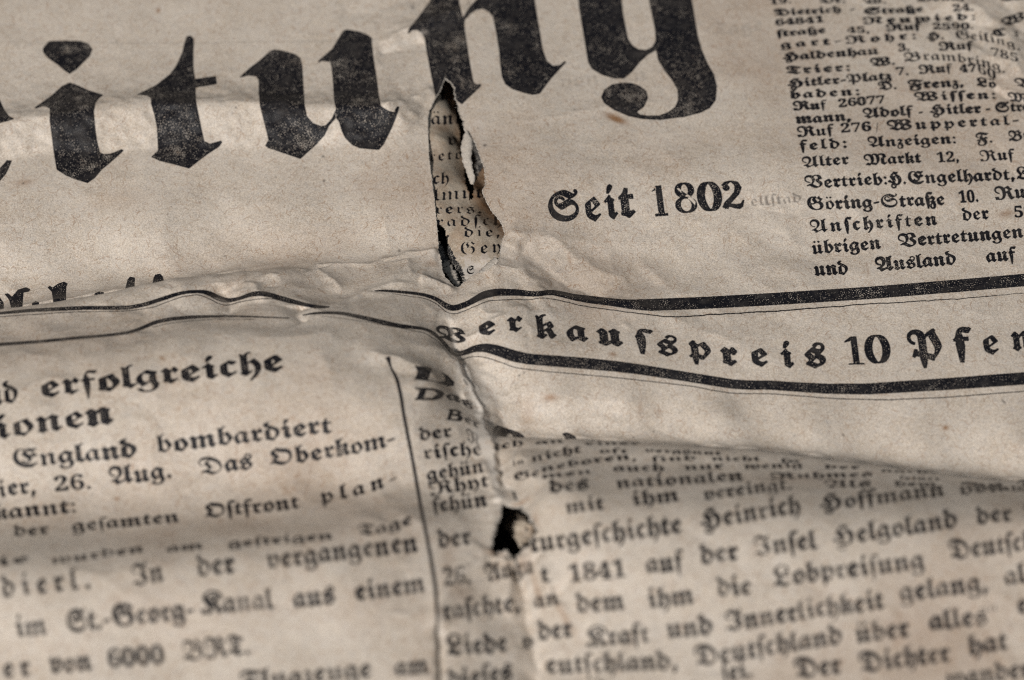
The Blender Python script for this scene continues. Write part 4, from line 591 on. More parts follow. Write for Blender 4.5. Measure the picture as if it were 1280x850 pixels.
A = -.006
for w in [
 ('19.', 962,5,990,4,7), ('Dr.', 1024,4,1058,3,7), ('W.', 1079,5,1109,4,7), ('Bonn,', 1146,2,1206,0,7), ('Elle', 1250,2,1290,-2,7),
 ('Dietrich', 968,20,1052,15.5,7.2), ('-', 1062,15,1070,14.6,7), ('Straße', 1080,18,1155,14.5,7.2), ('24.', 1191,14,1218,13,7.5),
 ('64841', 969,32,1031,27.5,7), ('/', 1050,30,1055,29,7), ('~Neuwied:', 1079,30,1222,24.5,7.4), ('W', 1252,34,1282,24,9),
 ('ſtraße', 971,46,1033,41,7.4), ('45,', 1059,41,1088,40.6,6.8), ('Ruf', 1108,39,1151,37,7.4), ('2590.', 1166,37,1218,36,7), ('C', 1241,46,1258,44,7.5), (':', 1268,45,1274,45,7),
 ('~gart-Rohr:', 976,60,1148,48.5,7.4), ('H.', 1159,50,1181,48.5,7.2),
 ('Haldenhau', 979,76,1099,67.5,8), ('3.', 1123,64,1138,63,7.6), ('Ruf', 1174,63,1216,61.5,8),
 ('~Trier:', 983,93,1065,88,8), ('W.', 1088,83,1120,80.5,8),
 ('Hitler-Platz', 985,109.5,1115,99,8.3), ('7.', 1120,94,1137,93.5,8), ('Ruf', 1149,92,1190,90,8.4), ('47', 1200,90,1221,90,8), ('/', 1250,104,1258,105,8), ('W', 1268,108,1300,110,8.5),
 ('~baden:', 988,123.5,1077,118.5,8.4), ('D.', 1098,113,1122,111,8.4), ('Frenz,', 1136,111,1206,107.5,8.8), ('Lö', 1221,107,1246,110,8.6),
 ('Ruf', 992,138,1033,135.5,8.6), ('26077', 1048,134,1107,129,8.2), ('/', 1121,128,1127,128,8.4), ('~Wiſſen:', 1143,126,1247,123,8.6), ('Mu', 1261,126,1300,130,8.6),
 ('mann,', 995,154,1065,150.5,8.8), ('Adolf', 1079,147.5,1141,144,9), ('-', 1148,145,1155,144.6,9), ('Hitler', 1163,143.5,1227,141,9), ('-', 1232,141,1239,140.6,9), ('Straße', 1244,140.5,1310,137,9),
 ('Ruf', 997,171,1042,167.5,9.2), ('276', 1051,166,1090,163.5,8.6), ('/', 1093,165,1101,164.6,9), ('~Wuppertal-', 1109,163,1276,155.5,9.2),
 ('~feld:', 1000,188,1061,184.5,9.4), ('Anzeigen:', 1085,184,1197,179,9.5), ('F.', 1221,180,1242,178,9.6), ('Broß,', 1261,176.5,1312,173,9.6),
 ('Alter', 1003,209.5,1062,205,10), ('Markt', 1081,206.5,1152,203,10), ('12,', 1171,203,1200,201.5,9.6), ('Ruf', 1225,201,1268,199.5,10), 
 ('Vertrieb:', 1006,235.5,1111,230,10.5), ('H.', 1111,231,1134,229.5,10.5), ('Engelhardt,', 1135,230,1270,224.5,10.6), ('L.', 1271,225,1290,224,10.5),
 ('Göring-Straße', 1009,262.5,1182,256,11), ('10.', 1199,253.5,1224,252,10.4), ('Ruf', 1244,249,1292,246.5,11),
 ('~Anſchriften', 1013,291,1173,280.5,11), ('der', 1203,276,1237,273.5,11), ('59,', 1268,272,1298,270,10),
 ('übrigen', 1015,318,1102,311,11.2), ('Vertretungen', 1123,309,1280,296.5,11.2), ('in', 1296,296,1314,295,11),
 ('und', 1018,344.5,1061,342,11.6), ('Ausland', 1095,339,1196,330.5,11.6), ('auf', 1233,327.5,1270,325,11.6)]:
    w = w[:5] + (w[5] * (.80 if w[2] < 48 else .86 if w[2] < 140 else .93 if w[2] < 215 else 1.0),)
    word(*w, d=.030 if w[2] < 160 else .018)
word('Geiling.', 1195,49,1277,64,7.6, mid=(1234,52)); word('785', 1239,70,1275,78,7.4, mid=(1256,73))
word('Brambring.', 1129,77.5,1258,92,8, mid=(1196,77)); word('60', 1222,90,1246,100,8)
word('ellſtad', 938, 258, 1003, 253, 9, -.01, canvas=ghost, v=.95); word('und', 1000,70,1020,68,8,canvas=ghost,v=.2); word('Tage', 890,46,955,38,12,canvas=ghost,v=.22)
word('von den', 700,110,810,100,12,canvas=ghost,v=.25); word('Zeit'.replace('Z','S'), 300,300,360,292,13,canvas=ghost,v=.08); word('haben', 160,330,230,322,12,canvas=ghost,v=.07)

# lower left columns
BODY = True
word('nd', -16,507,24,502,18.5,0.038); word('erfolgreiche', 50,497.5,356,463,19,0.038)
word('tionen', -28,552,143,529,20,0.038)
word('England', 16,585.5,172,570.5,15.5,0.032); word('bombardiert', 196,566,416,541,15.5,0.032)
word('tier,', -14,623,47,616,14.5,0.004); word('26.', 68,614.5,116,609.5,13,.008); word('Aug.', 137,606,217,596.5,15,0.008); word('Das', 249,594,317,585.5,14.8,0.008); word('Oberkom-', 336,582,496,556,14.5,-.016,mid=(420,571))
word('kannt:', -8,650,98,640,13,0.008); word('Oſtfront', 256,648,375,635,12.5,0.010); word('~plan-', 400,630,499,603,12.5,-.004,mid=(452,618))
word('der', 17,671,62,667,9.5,0.018); word('geſamten', 90,665,225,652,10.5,0.020)
word('ie', -4,708,38,702,7.5,0.022); word('wurden', 64,706,181,690,7.6,0.024); word('am', 208,690.5,255,686,7,0.022); word('geſtrigen', 285,684.5,417,674,7.6,0.022); word('Tage', 448,670,516,654,10,.0, mid=(482,665))
word('~dierl.', 3,747,117,735,19,0.006); word('In', 166,733,206,727,19,0.006); word('der', 247,721,295,716.5,19,0.006); word('vergangenen', 334,711,524,689,17.5,0.006)
word('im', 20,797,60,793,19,0.006); word('St.-', 84,789.5,140,785,19,0.006); word('Georg-', 141,783,245,773,18.5,0.006); word('Kanal', 252,767.5,343,761,18.5,0.006); word('aus', 367,760,420,754,17.5,0.006); word('einem', 444,751,533,740,17,0.006)
word('~er', 4,848,41,844,18,0.006); word('von', 63,842,116,838,18,0.006); word('6000', 135,834.5,207,829,16.5,.008); word('BRT.', 229,826,314,817.5,17.5,.008)
word('Flugzeuge', 302,864,466,846,17,0.006); word('am', 494,845.5,537,842,17,0.006)
# third column, on the flank of the roll
fill(front, [[(518.5,456.5),(522,457.5),(534,458.5),(548,463),(560,469.5),(568,477.5),(567,482.5),(560,483),(549,479),(541,477),(517.5,474),(519,472.5),(522,464.5)]])
fill(behind, [[(0,0),(1,0),(1,1)]])
_f = front.copy() if False else None
hole_d = [(540.5,461),(550,464),(556,470),(556.5,476),(547,477.5),(535,474.5)]
q = (np.array(hole_d) - [PX0, PY0]) * SS
tmp = np.zeros_like(front[: , :]); fill(tmp, [hole_d]); front[tmp > 0] = 0; del tmp
fill(front, [[(519,484),(523,484.5),(540,485),(552,488),(556,492),(552,498),(543,500.5),(518,500),(519,498),(521.5,496.5),(524.5,487),(519,486)], [(533,487.5),(530,497.5),(540,497.5),(547,492.5),(543,488.5)]])
word('as', 557,499,592,514,8,.03,mid=(576,504.5)); fill(front, [[(560,511),(572,512),(578,515.5),(575,518.5),(580,522),(576,527),(557,524.5),(559,523),(562,513.5)], [(567,514),(566,517),(571,517.5),(572,515)], [(565,519),(564,523.5),(571,524),(573,521)]]); word('er', 580,527,600,536,7,.02)
word('der', 524,551.5,566,546,11.5,0.010); word('N', 584,550,601,560,11,0.008); word('riſche', 529,575,604,570,12,-.01,mid=(567,571)); word('gehün', 534,601,606,590,12,0.008); word('Rhyt', 537,620,612,608,12,0.008); word('ſchün', 541,641,610,633,13,0.006)
word('der', 548,685,590,680,16,0.002); word('26.', 555,732,590,729,16,.008); word('Augu', 607,728,668,716,16,.008); word('t', 676,727,688,728,15,.008)
word('raſchte,', 554,776,652,763,17,0.006); word('Liede', 559,820,636,814,17.5,0.006); word('dieſes', 561,862,642,850,17,0.006)
# lower right text
word('ich', 615,564,655,556,7.6,0.018); word('an', 669,555.5,706,553.5,5,0.022); word('einer', 730,556.5,800,556,4.6,0.022); 
word('in', 640,583,656,579,6,0.012); word('nicht', 664,578,727,565,9,0.014); word('oft', 748,566.5,786,566.5,5.4,0.022); word('vergönnt', 806,565,902,569,4.6,0.022)
word('Ge', 642,602,675,594,8.5,0.006); word('neboren,', 676,591,798,574.5,7.6,-.002,mid=(736,580)); word('ſind', 814,577,871,575.5,6,0.020); word('nicht', 889,576,951,576,5.4,0.020); word('ſo', 975,578,1000,578.5,4.5,0.020)
word('men', 676,599,741,591.5,6.2,0.016); word('auch', 766,589.5,831,588.5,8,0.018); word('nur', 855,588,905,586,7.6,0.018); word('wenig', 930,586.5,1004,584,6.6,0.018); word('der', 1030,586,1076,586.5,5,0.020); word('nach', 1100,590,1160,592,4,0.020)
word('des', 687,616.5,737,611.5,11,0.010); word('nationalen', 770,610.5,930,600.5,10,0.012); word('Ruhmes', 963,599,1092,596,7,0.018); word('ſeiner', 1124,599.5,1176,601,4.6,0.020); word('Zeit'.replace('Z','S'), 1200,606,1250,610,4,0.020)
word('mit', 707,642,756,636,12.5,0.008); word('ihm', 790,632.5,850,626,12.5,0.008); word('vereingt.', 880,625,992,611,11,0.010); word('Als', 1030,610,1090,609,6.8,0.014); word('dem', 1118,608,1172,608,5,0.018); word('Lande', 1215,611,1290,615,5,0.018)
word('turgeſchichte', 663,690.5,854,666,17.5,0.006); word('Heinrich', 877,662,1002,641,16.5,-0.002); word('Hoffmann', 1026,638,1182,619.5,13,0.004); word('von', 1199,618,1257,614,10,0.012); word('Fal', 1273,612,1310,611,8,0.012)
word('1841', 711,728,784,721,15.5,0.008); word('auf', 808,716.5,855,711.5,17.5,0.006); word('der', 876,705.5,924,700,17,0.006); word('Inſel', 943,695,1022,686,17,0.006); word('Helgoland', 1042,682,1198,659.5,16.5,-0.002); word('der', 1221,655.5,1266,650.5,15,-0.002); word('Di', 1282,650,1310,646,15,-0.002)
word('an', 667,759.5,700,756.5,14,-0.002); word('dem', 721,766,782,762,17,0.006); word('ihm', 810,760.5,869,754,17.5,0.006); word('die', 897,747.5,941,742,17.5,0.006); word('Lobpreiſung', 967,734,1157,710.5,17.5,0.006); word('Deutſch-', 1187,699.5,1306,685,17,0.006)
word('v', 653,811,668,810,13,0.006); word('der', 673,801,717,796,17,0.006); word('Kraft', 733,808.5,813,802.5,17,0.006); word('und', 834,798.5,892,792.5,17.5,0.006); word('Innerlichkeit', 908,789,1106,760,17.5,0.006); word('gelang,', 1125,752,1237,738,17.5,0.006); word('als', 1256,732,1300,727,17.5,0.006)
word('eutſchland,', 682,842,849,837,17,0.006); word('Deutſchland', 869,834,1054,804.5,17.5,0.006); word('über', 1070,804,1138,796,17.5,0.006); word('alles“', 1162,788,1250,779,17.5,0.006); word('er', 1272,768,1298,765,17.5,0.006)
word('ſei.', 903,853,942,846,17,0.006); word('Der', 994,849,1053,842,17.5,0.006); word('Dichter', 1075,840.5,1189,827,17.5,0.006); word('hat', 1211,819,1261,811,17.5,0.006); word('ſein', 1285,808,1320,803,17,0.006)
word('wander', 1183,860,1290,846,17,0.006); word('viel', 700,882,760,877,17,0.006); word('auch', 800,885,880,876,17,0.006)
BODY = False
# the page underneath, seen through the tear
I = dict(canvas=inner, d=-.006, lean=.02)
word('t', 549,126,558,125,10,**I); word('änt', 538,156,577,155.5,12,**I); word('d', 526,183,539,182.5,9,**I); word('vi', 559,181,580,180.5,10,**I)
word('~retö', 536,202.5,579,198.5,9.5,**I); word('ch', 540,231,562,229,11,**I); word('lmut', 541,251.5,604,247,11.5,**I); word('~rers.', 543,267.5,604,267,9,**I)
word('~radſch', 544,283.5,630,281.5,9.5,**I); word(',', 557,296,563,296,8,**I); word('~die,', 579,296.5,627,295.5,9,**I); word('~Gey', 574,319,628,315,11,**I); word('S', 583,343,594,342,7,**I)
word('aus', 600,212,625,209,9,**I)
I2 = dict(canvas=inner, d=-.02)
word('ft', 628,652,645,650,9,**I2); word('ſchon', 628,672,668,668,10,**I2)
# ------------------------------------------------------------------ transfer print to the sheets
def bake(x0, x1, y0, y1, step, height, canvases, hidden=None, back=None):
    xs = np.arange(x0, x1, step) + step / 2; ys = np.arange(y0, y1, step) + step / 2
    X, Y = np.meshgrid(xs.astype(np.float32), ys.astype(np.float32))
    Z = height(xs, ys)
    px, py = project(X, Y, Z)
    u = ((px - PX0) * SS).astype(np.float32) - .5; v = ((py - PY0) * SS).astype(np.float32) - .5
    ok = (u >= 0) & (u < CW - 1.01) & (v >= 0) & (v < CH - 1.01)
    u = np.clip(u, 0, CW - 1.01); v = np.clip(v, 0, CH - 1.01)
    i = u.astype(np.int32); j = v.astype(np.int32); fu = u - i; fv = v - j
    def look(A): return ((A[j, i] * (1-fu) + A[j, i+1] * fu) * (1-fv) + (A[j+1, i] * (1-fu) + A[j+1, i+1] * fu) * fv) * ok
    return xs, ys, X, Y, [look(A) for A in canvases], (px, py)
def lin_axis(ax, q):
    i = np.clip(np.searchsorted(ax, q) - 1, 0, len(ax) - 2); f = (q - ax[i]) / (ax[i+1] - ax[i])
    return i, np.clip(f, 0, 1)
def grid_height(F):
    def h(xs, ys):
        i, fx = lin_axis(XS, xs); j, fy = lin_axis(YS, ys)
        A = F[j] * (1 - fy[:, None]) + F[j+1] * fy[:, None]
        return (A[:, i] * (1 - fx) + A[:, i+1] * fx).astype(np.float32)
    return h
front = blur(front, .9); behind = blur(behind, .9); inner = blur(inner, .9); ghost = blur(ghost, 1.8)
TX0, TX1, TY0, TY1, TS = -73.6, 73.6, -59.5, 69.5, 0.042
# parts of the sheet the roll in front of them covers carry no stray print
hid = np.zeros(H.shape, bool)
for s in np.arange(.3, 16, .3):
    xx = GX * (1 - s / CAMZ); yy = GY + (CAMY - GY) * s / CAMZ
    hid |= sample(H, xx, yy) > H + s + .3
hs_ = grid_height(hid.astype(float))
gh = grid_height(H)
xs, ys, X, Y, (ink, bk, gst), (px, py) = bake(TX0, TX1, TY0, TY1, TS, gh, [front, behind, ghost])
HID = hs_(xs, ys) > .5
def crest(points, z):
    p = np.array(points, float); x, y = unproject(p[:, 0], p[:, 1], z); return x, y
c1 = crest([(-160,407), (-80,395), (0,384), (100,369), (200,352), (300,337), (385,334)], 3.4)
c2 = crest([(600,540), (640,542), (700,543), (800,548), (950,560), (1080,576), (1200,591), (1280,597), (1440,611)], 4.0)
z1 = (Y > np.interp(xs, *c1)[None] + .12) & (px < 400); z2 = (Y > np.interp(xs, *c2)[None] + .15) & (px > 606) & (px < 800)
ink = np.where(HID, 0, ink)
ink = np.maximum(ink, bk * (z1 | z2) * (1 - HID * z2))
gst = gst * ~HID
th, tw = ink.shape

# press quality: ragged edges, pores, patches of weak pressure
n1 = spectral(th, tw, .6, 2.5, 9, 21).astype(np.float32); n2 = spectral(th, tw, 1.1, 24, 260, 22).astype(np.float32); n3 = spectral(th, tw, .3, 3.6, 9, 23).astype(np.float32)
ink = np.clip((ink + n1 * .060 - .34) / .18, 0, 1)
core = blur(ink, 6.0)
big = np.clip((core - .55) / .3, 0, 1)
n4 = spectral(th, tw, 1.6, 60, 900, 24).astype(np.float32)
thr = 2.3 - .36 * n2 - .22 * n4 - .66 * big
pore = np.clip((n3 - thr) / .4, 0, 1)
ink *= 1 - pore * (.35 + .6 * big)
ink *= np.clip(1.0 + .02 * n2, .92, 1)
del n3, core
# fibres and flecks of the wood pulp
def fibres(A, n, lmin, lmax, wide, lo, hi, curl=1.6, seed=0):
    r = np.random.default_rng(seed)
    K = 26
    x = r.uniform(0, tw, n); y = r.uniform(0, th, n); a = r.uniform(0, 2*np.pi, n); L = r.uniform(lmin, lmax, n) / TS; c = r.normal(0, curl, n); s = r.uniform(lo, hi, n)
    t = np.linspace(0, 1, K)[None]
    for dt in range(3):
        tt = t + dt / (3.0 * K); ang = a[:, None] + c[:, None] * tt
        X_ = x[:, None] + np.cumsum(np.cos(ang), 1) * L[:, None] / K + dt * np.cos(ang) * L[:, None] / K / 3; Y_ = y[:, None] + np.cumsum(np.sin(ang), 1) * L[:, None] / K + dt * np.sin(ang) * L[:, None] / K / 3
        for ox in range(wide):
            i = np.clip(X_.astype(int) + ox, 0, tw-1); j = np.clip(Y_.astype(int), 0, th-1)
            np.maximum.at(A, (j.ravel(), i.ravel()), np.repeat(s, K).astype(np.float32) * (1 - .35 * (ox > 0)))
fib = np.zeros((th, tw), np.float32)
fibres(fib, 26000, .2, 1.2, 1, .25, .75, seed=1); fibres(fib, 4200, .3, 1.7, 2, .2, .75, seed=2); fib = blur(fib, .55)
f2 = np.zeros((th, tw), np.float32); fibres(f2, 330, .15, .7, 4, .5, 1.0, .8, seed=3); fib = np.maximum(fib, blur(f2, 1.2))
fib = np.clip(fib + .13 * np.clip(spectral(th, tw, 1.5, 120, 2400, 25).astype(np.float32) - .2, 0, 2.5), 0, 1)
drk = np.zeros((th, tw), np.float32); fibres(drk, 700, .04, .14, 3, .4, 1.0, seed=4); fibres(drk, 12000, .1, .5, 1, .2, .7, seed=5); drk = np.maximum(blur(drk, .7), gst * .8)
pale = np.zeros((th, tw), np.float32); fibres(pale, 26000, .2, .9, 1, .2, .8, seed=6); pale = blur(pale, .55) * .8
def spot(A, x, y, rx, ry, ang, v):
    """a stain or fleck where the photograph has one"""
    sx, sy = hit([x], [y]); r = max(rx, ry) * .1 * 3
    i0 = max(0, int((sx[0] - r - TX0) / TS)); i1 = int((sx[0] + r - TX0) / TS); j0 = max(0, int((sy[0] - r - TY0) / TS)); j1 = int((sy[0] + r - TY0) / TS)
    dx = (X[j0:j1, i0:i1] - sx[0]) * 10; dy = -(Y[j0:j1, i0:i1] - sy[0]) * 7.7; c, s = math.cos(ang), math.sin(ang)
    g = np.exp(-((dx*c + dy*s) / rx)**2 - ((-dx*s + dy*c) / ry)**2) * (1 + .3 * n1[j0:j1, i0:i1])
    A[j0:j1, i0:i1] = np.maximum(A[j0:j1, i0:i1], np.clip(g * v, 0, 1))
for s in [(618,692,12,5,0,.6),(668,655,4,10,0,.6),(648,632,12,3,0,.7),(632,640,3,8,0,.5),(655,705,14,6,.5,.4),(705,770,26,3,1.0,.5),(672,740,20,3,1.2,.5),(575,740,14,10,0,.3),(560,700,10,24,0,.25),(390,470,30,20,0,.2),(1000,600,60,8,0,.2),(770,149,14,5,.45,1.3), (775,153,6,2.5,.3,.8), (198,13,3,4,.0,.8), (415,39,4,2,-.6,.6), (509,196,2,5,-.2,.7), (688,497,9,2.6,0,.8), (824,514,3,2.5,0,.5), (766,443,5,3,.1,.7), (1182,535,4,2.4,-.2,1.0),
          (203,448,5,2.4,.6,.7), (146,624,3.5,3,.0,.8), (210,668,12,5,0,.45), (1258,267,11,5,-.2,.6), (374,370,4,1.6,0,.8), (404,365,5,1.6,.5,.6), (540,330,10,6,0,.45), (712,325,3,10,-.2,.5), (1085,340,2,7,0,.4),
          (660,520,9,14,0,.3), (850,100,30,20,0,.15), (30,228,14,5,-.1,.5), (800,512,3,9,.1,.35), (150,250,40,14,0,.18), (590,310,12,12,0,.2), (1248,152,16,1.2,-.1,.7), (1140,598,4,2,0,.8)]:
    spot(fib, *s)
for s in [(29,229,1.4,1.2,0,1), (404,196,2,1.4,0,1), (499,314,2,2,0,1), (563,128,2,2,0,.0), (606,182,2.5,2,0,1), (878,100,1,1,0,.8), (718,137,1.3,1,0,1), (516,10,2.5,4,-.6,.8), (295,135,1.2,1,0,1), (649,470,1.5,1.2,0,1), (655,466,1.2,1.2,0,1),
          (792,547,1.6,1.2,0,1), (817,540,1.2,1,0,.8), (1054,544,1.3,1.3,0,1), (405,226,1.5,2,.5,1), (1255,503,1.5,3,-.6,.8), (1013,336,1,1,0,.8), (281,320,1.8,1,0,.8), (146,52,2,2,0,.5), (1115,35,16,3,-.1,.35), (1245,37,14,4,.2,.4), (1140,160,60,12,-.1,.10), (650,70,30,60,0,.10)]:
    spot(drk, *s)
# bared white pulp along the worn fold and the tear
wear = np.zeros((th, tw), np.float32)
for pts, w, v in (([(577,458),(583,470),(590,480),(598,500),(604,520),(611,545)], .9, 1.0), ([(584,462),(600,475),(612,492)], 1.2, .45), ([(598,540),(610,570),(622,600),(628,625)], .8, .8), ([(560,392),(566,420),(571,444)], .3, .4),
                  ([(606,182),(600,150),(580,165)], .5, .5), ([(540,315),(552,330),(560,350)], .5, .6), ([(548,770),(552,800)], .4, .3), ([(655,700),(668,760),(676,850)], .35, .4), ([(270,373),(285,378)], .25, .35), ([(468,68),(533,40)], .3, .4)):
    a = np.array(pts, float); hx, hy = hit(a[:, 0], a[:, 1])
    m = (xs > hx.min() - 4) & (xs < hx.max() + 4); mm = (ys > hy.min() - 4) & (ys < hy.max() + 4)
    d, _, _ = seg_dist(np.stack([hx, hy], 1), X[np.ix_(mm, m)], Y[np.ix_(mm, m)])
    g = np.clip(np.exp(-(d / w)**2) * v * (1 + .5 * n1[np.ix_(mm, m)]), 0, 1)
    wear[np.ix_(mm, m)] = np.maximum(wear[np.ix_(mm, m)], g)
ink *= 1 - .85 * wear
def make_image(name, chans):
    h, w = chans[0].shape
    img = bpy.data.images.new(name, w, h, alpha=True)
    img.colorspace_settings.name = 'Non-Color'; img.alpha_mode = 'CHANNEL_PACKED'
    buf = np.empty((h, w, 4), np.float32)
    for k in range(4): buf[..., k] = np.clip(chans[k], 0, 1)
    img.pixels.foreach_set(buf.ravel()); img.update(); img.pack()
    return img
img_front = make_image('front_print', [ink, fib, drk, np.clip(np.maximum(wear, pale), 0.004, 1)])

# ------------------------------------------------------------------ materials
def paper_material(name, img, base=(.58, .505, .422), tint=(.45, .368, .283), inkcol=(.006, .006, .009)):
    m = bpy.data.materials.new(name); m.use_nodes = True
    nt = m.node_tree; N = nt.nodes; L = nt.links
    bs = N['Principled BSDF']
    tc = N.new('ShaderNodeTexCoord'); mp = N.new('ShaderNodeMapping'); mp.inputs['Scale'].default_value = (1000, 1000, 1000)
    L.new(tc.outputs['Object'], mp.inputs[0]); mm = mp.outputs[0]
    def noise(scale, detail=3, rough=.6, dist=0):
        n = N.new('ShaderNodeTexNoise'); n.inputs['Scale'].default_value = scale; n.inputs['Detail'].default_value = detail; n.inputs['Roughness'].default_value = rough; n.inputs['Distortion'].default_value = dist
        L.new(mm, n.inputs['Vector']); return n.outputs['Fac']
    def ramp(sock, a, b):
        r = N.new('ShaderNodeMapRange'); r.inputs[1].default_value = a; r.inputs[2].default_value = b; L.new(sock, r.inputs[0]); return r.outputs[0]
    def mix(f, a, b, mode='MIX'):
        x = N.new('ShaderNodeMix'); x.data_type = 'RGBA'; x.blend_type = mode
        for s, v in ((x.inputs[0], f), (x.inputs[6], a), (x.inputs[7], b)):
            if isinstance(v, (int, float)): s.default_value = v
            elif isinstance(v, tuple): s.default_value = (*v, 1)
            else: L.new(v, s)
        return x.outputs[2]
    def math_(op, a, b):
        x = N.new('ShaderNodeMath'); x.operation = op
        for s, v in zip(x.inputs, (a, b)):
            if isinstance(v, (int, float)): s.default_value = v
            else: L.new(v, s)
        return x.outputs[0]
    col = mix(ramp(noise(.16, 4), .40, .66), base, tint)
    cool = tuple(c * k for c, k in zip(base, (.86, .92, 1.04)))
    col = mix(math_('MULTIPLY', ramp(noise(1.1, 3), .42, .72), .55), col, cool)
    warm = tuple(c * k for c, k in zip(base, (1.02, .90, .74)))
    col = mix(math_('MULTIPLY', ramp(noise(2.6, 3, .6, .6), .48, .70), .50), col, warm)
    g = noise(5.0, 3, .85)
    col = mix(math_('MULTIPLY', ramp(g, .43, .58), .85), col, tuple(c * 1.34 for c in base))
    col = mix(math_('MULTIPLY', ramp(noise(6.5, 2, .8), .50, .66), .72), col, tuple(c * .58 for c in base))
    rough_in = .82
    if img is not None:
        ti = N.new('ShaderNodeTexImage'); ti.image = img; ti.extension = 'CLIP'; ti.interpolation = 'Cubic'
        uv = N.new('ShaderNodeUVMap'); uv.uv_map = 'UVMap'; L.new(uv.outputs[0], ti.inputs[0])
        sp = N.new('ShaderNodeSeparateColor'); L.new(ti.outputs[0], sp.inputs[0])
        col = mix(ti.outputs[1], col, (.66, .60, .53))
        col = mix(math_('MULTIPLY', sp.outputs[1], .95), col, (.25, .115, .038))
        col = mix(math_('MULTIPLY', sp.outputs[2], .85), col, (.05, .04, .035))
        fac = math_('MULTIPLY', sp.outputs[0], .995)
        col = mix(fac, col, inkcol)
        r = N.new('ShaderNodeMapRange'); r.inputs[3].default_value = .46; r.inputs[4].default_value = .34; L.new(sp.outputs[0], r.inputs[0]); L.new(r.outputs[0], bs.inputs['Roughness'])
    else:
        bs.inputs['Roughness'].default_value = rough_in
    L.new(col, bs.inputs['Base Color'])
    r = N.new('ShaderNodeMapRange'); r.inputs[3].default_value = .55; r.inputs[4].default_value = .18
    if img is not None: L.new(sp.outputs[0], r.inputs[0])
    L.new(r.outputs[0], bs.inputs['Specular IOR Level'])
    bp = N.new('ShaderNodeBump'); bp.inputs['Strength'].default_value = 1.0; bp.inputs['Distance'].default_value = 0.000018
    hsum = math_('ADD', math_('MULTIPLY', noise(3.0, 4, .7), 3.0), math_('MULTIPLY', noise(11, 3, .8), 2.0))
    L.new(hsum, bp.inputs['Height']); L.new(bp.outputs[0], bs.inputs['Normal'])
    return m
mat_front = paper_material('printed_newsprint', img_front)
mat_pulp = paper_material('bare_torn_pulp', None, (.48, .43, .37), (.33, .27, .215))
def plain(name, col, rough=.8):
    m = bpy.data.materials.new(name); m.use_nodes = True; b = m.node_tree.nodes['Principled BSDF']
    n = m.node_tree.nodes.new('ShaderNodeTexNoise'); n.inputs['Scale'].default_value = 900; n.inputs['Detail'].default_value = 4
    r = m.node_tree.nodes.new('ShaderNodeMix'); r.data_type = 'RGBA'; r.inputs[6].default_value = (*[c * .6 for c in col], 1); r.inputs[7].default_value = (*[c * 1.4 for c in col], 1)
    m.node_tree.links.new(n.outputs['Fac'], r.inputs[0]); m.node_tree.links.new(r.outputs[2], b.inputs['Base Color']); b.inputs['Roughness'].default_value = rough
    return m

# ------------------------------------------------------------------ objects
def link(o, parent=None):
    scene.collection.objects.link(o)
    if parent is not None: o.parent = parent
    return o
def mesh_obj(name, co, faces, mat, parent=None, uv=None, smooth=True):
    """co in millimetres"""
    me = bpy.data.meshes.new(name)
    faces = np.asarray(faces, np.int32); k = faces.shape[1]
    me.vertices.add(len(co)); me.vertices.foreach_set('co', (np.asarray(co, np.float32) * .001).ravel())
    me.loops.add(faces.size); me.loops.foreach_set('vertex_index', faces.ravel())
    me.polygons.add(len(faces)); me.polygons.foreach_set('loop_start', np.arange(0, faces.size, k, dtype=np.int32))
    me.update(calc_edges=True)
    me.polygons.foreach_set('use_smooth', np.full(len(faces), smooth))
    if uv is not None:
        l = me.uv_layers.new(name='UVMap'); l.data.foreach_set('uv', np.asarray(uv, np.float32)[faces.ravel()].ravel())
    me.materials.append(mat); me.validate()
    return link(bpy.data.objects.new(name, me), parent)

paper = bpy.data.objects.new('newspaper', None); link(paper)
paper['label'] = 'old yellowed German newspaper, crumpled and torn, printed in black blackletter'
paper['category'] = 'newspaper'
paper.empty_display_size = .02

def in_poly(P, X, Y):
    P = np.asarray(P); inside = np.zeros(X.shape, bool); b = np.roll(P, -1, 0)
    for (x0, y0), (x1, y1) in zip(P, b):
        c = ((y0 > Y) != (y1 > Y)); 
        with np.errstate(divide='ignore', invalid='ignore'):
            xi = (x1 - x0) * (Y - y0) / (y1 - y0 + 1e-12) + x0
        inside ^= c & (X < xi)
    return inside
def rough_edge(P, step, amp, seed, closed=True):
    """subdivide an outline and fray it; P = (x, y, fray factor)"""
    r = np.random.default_rng(seed); P = np.asarray(P, float); out = []
    n = len(P)
    for k in range(n if closed else n - 1):
        a = P[k]; b = P[(k+1) % n]; m = max(1, int(np.hypot(*(b - a)[:2]) / step))
        for t in range(m): out.append(a + (b - a) * t / m)
    if not closed: out.append(P[-1])
    out = np.array(out); w = out[:, 2] if out.shape[1] > 2 else np.ones(len(out))
    j = r.standard_normal((len(out), 2)); j = .5 * j + .5 * (j + np.roll(j, 1, 0) + np.roll(j, 2, 0)) / 1.7
    return out[:, :2] + j * amp * w[:, None]
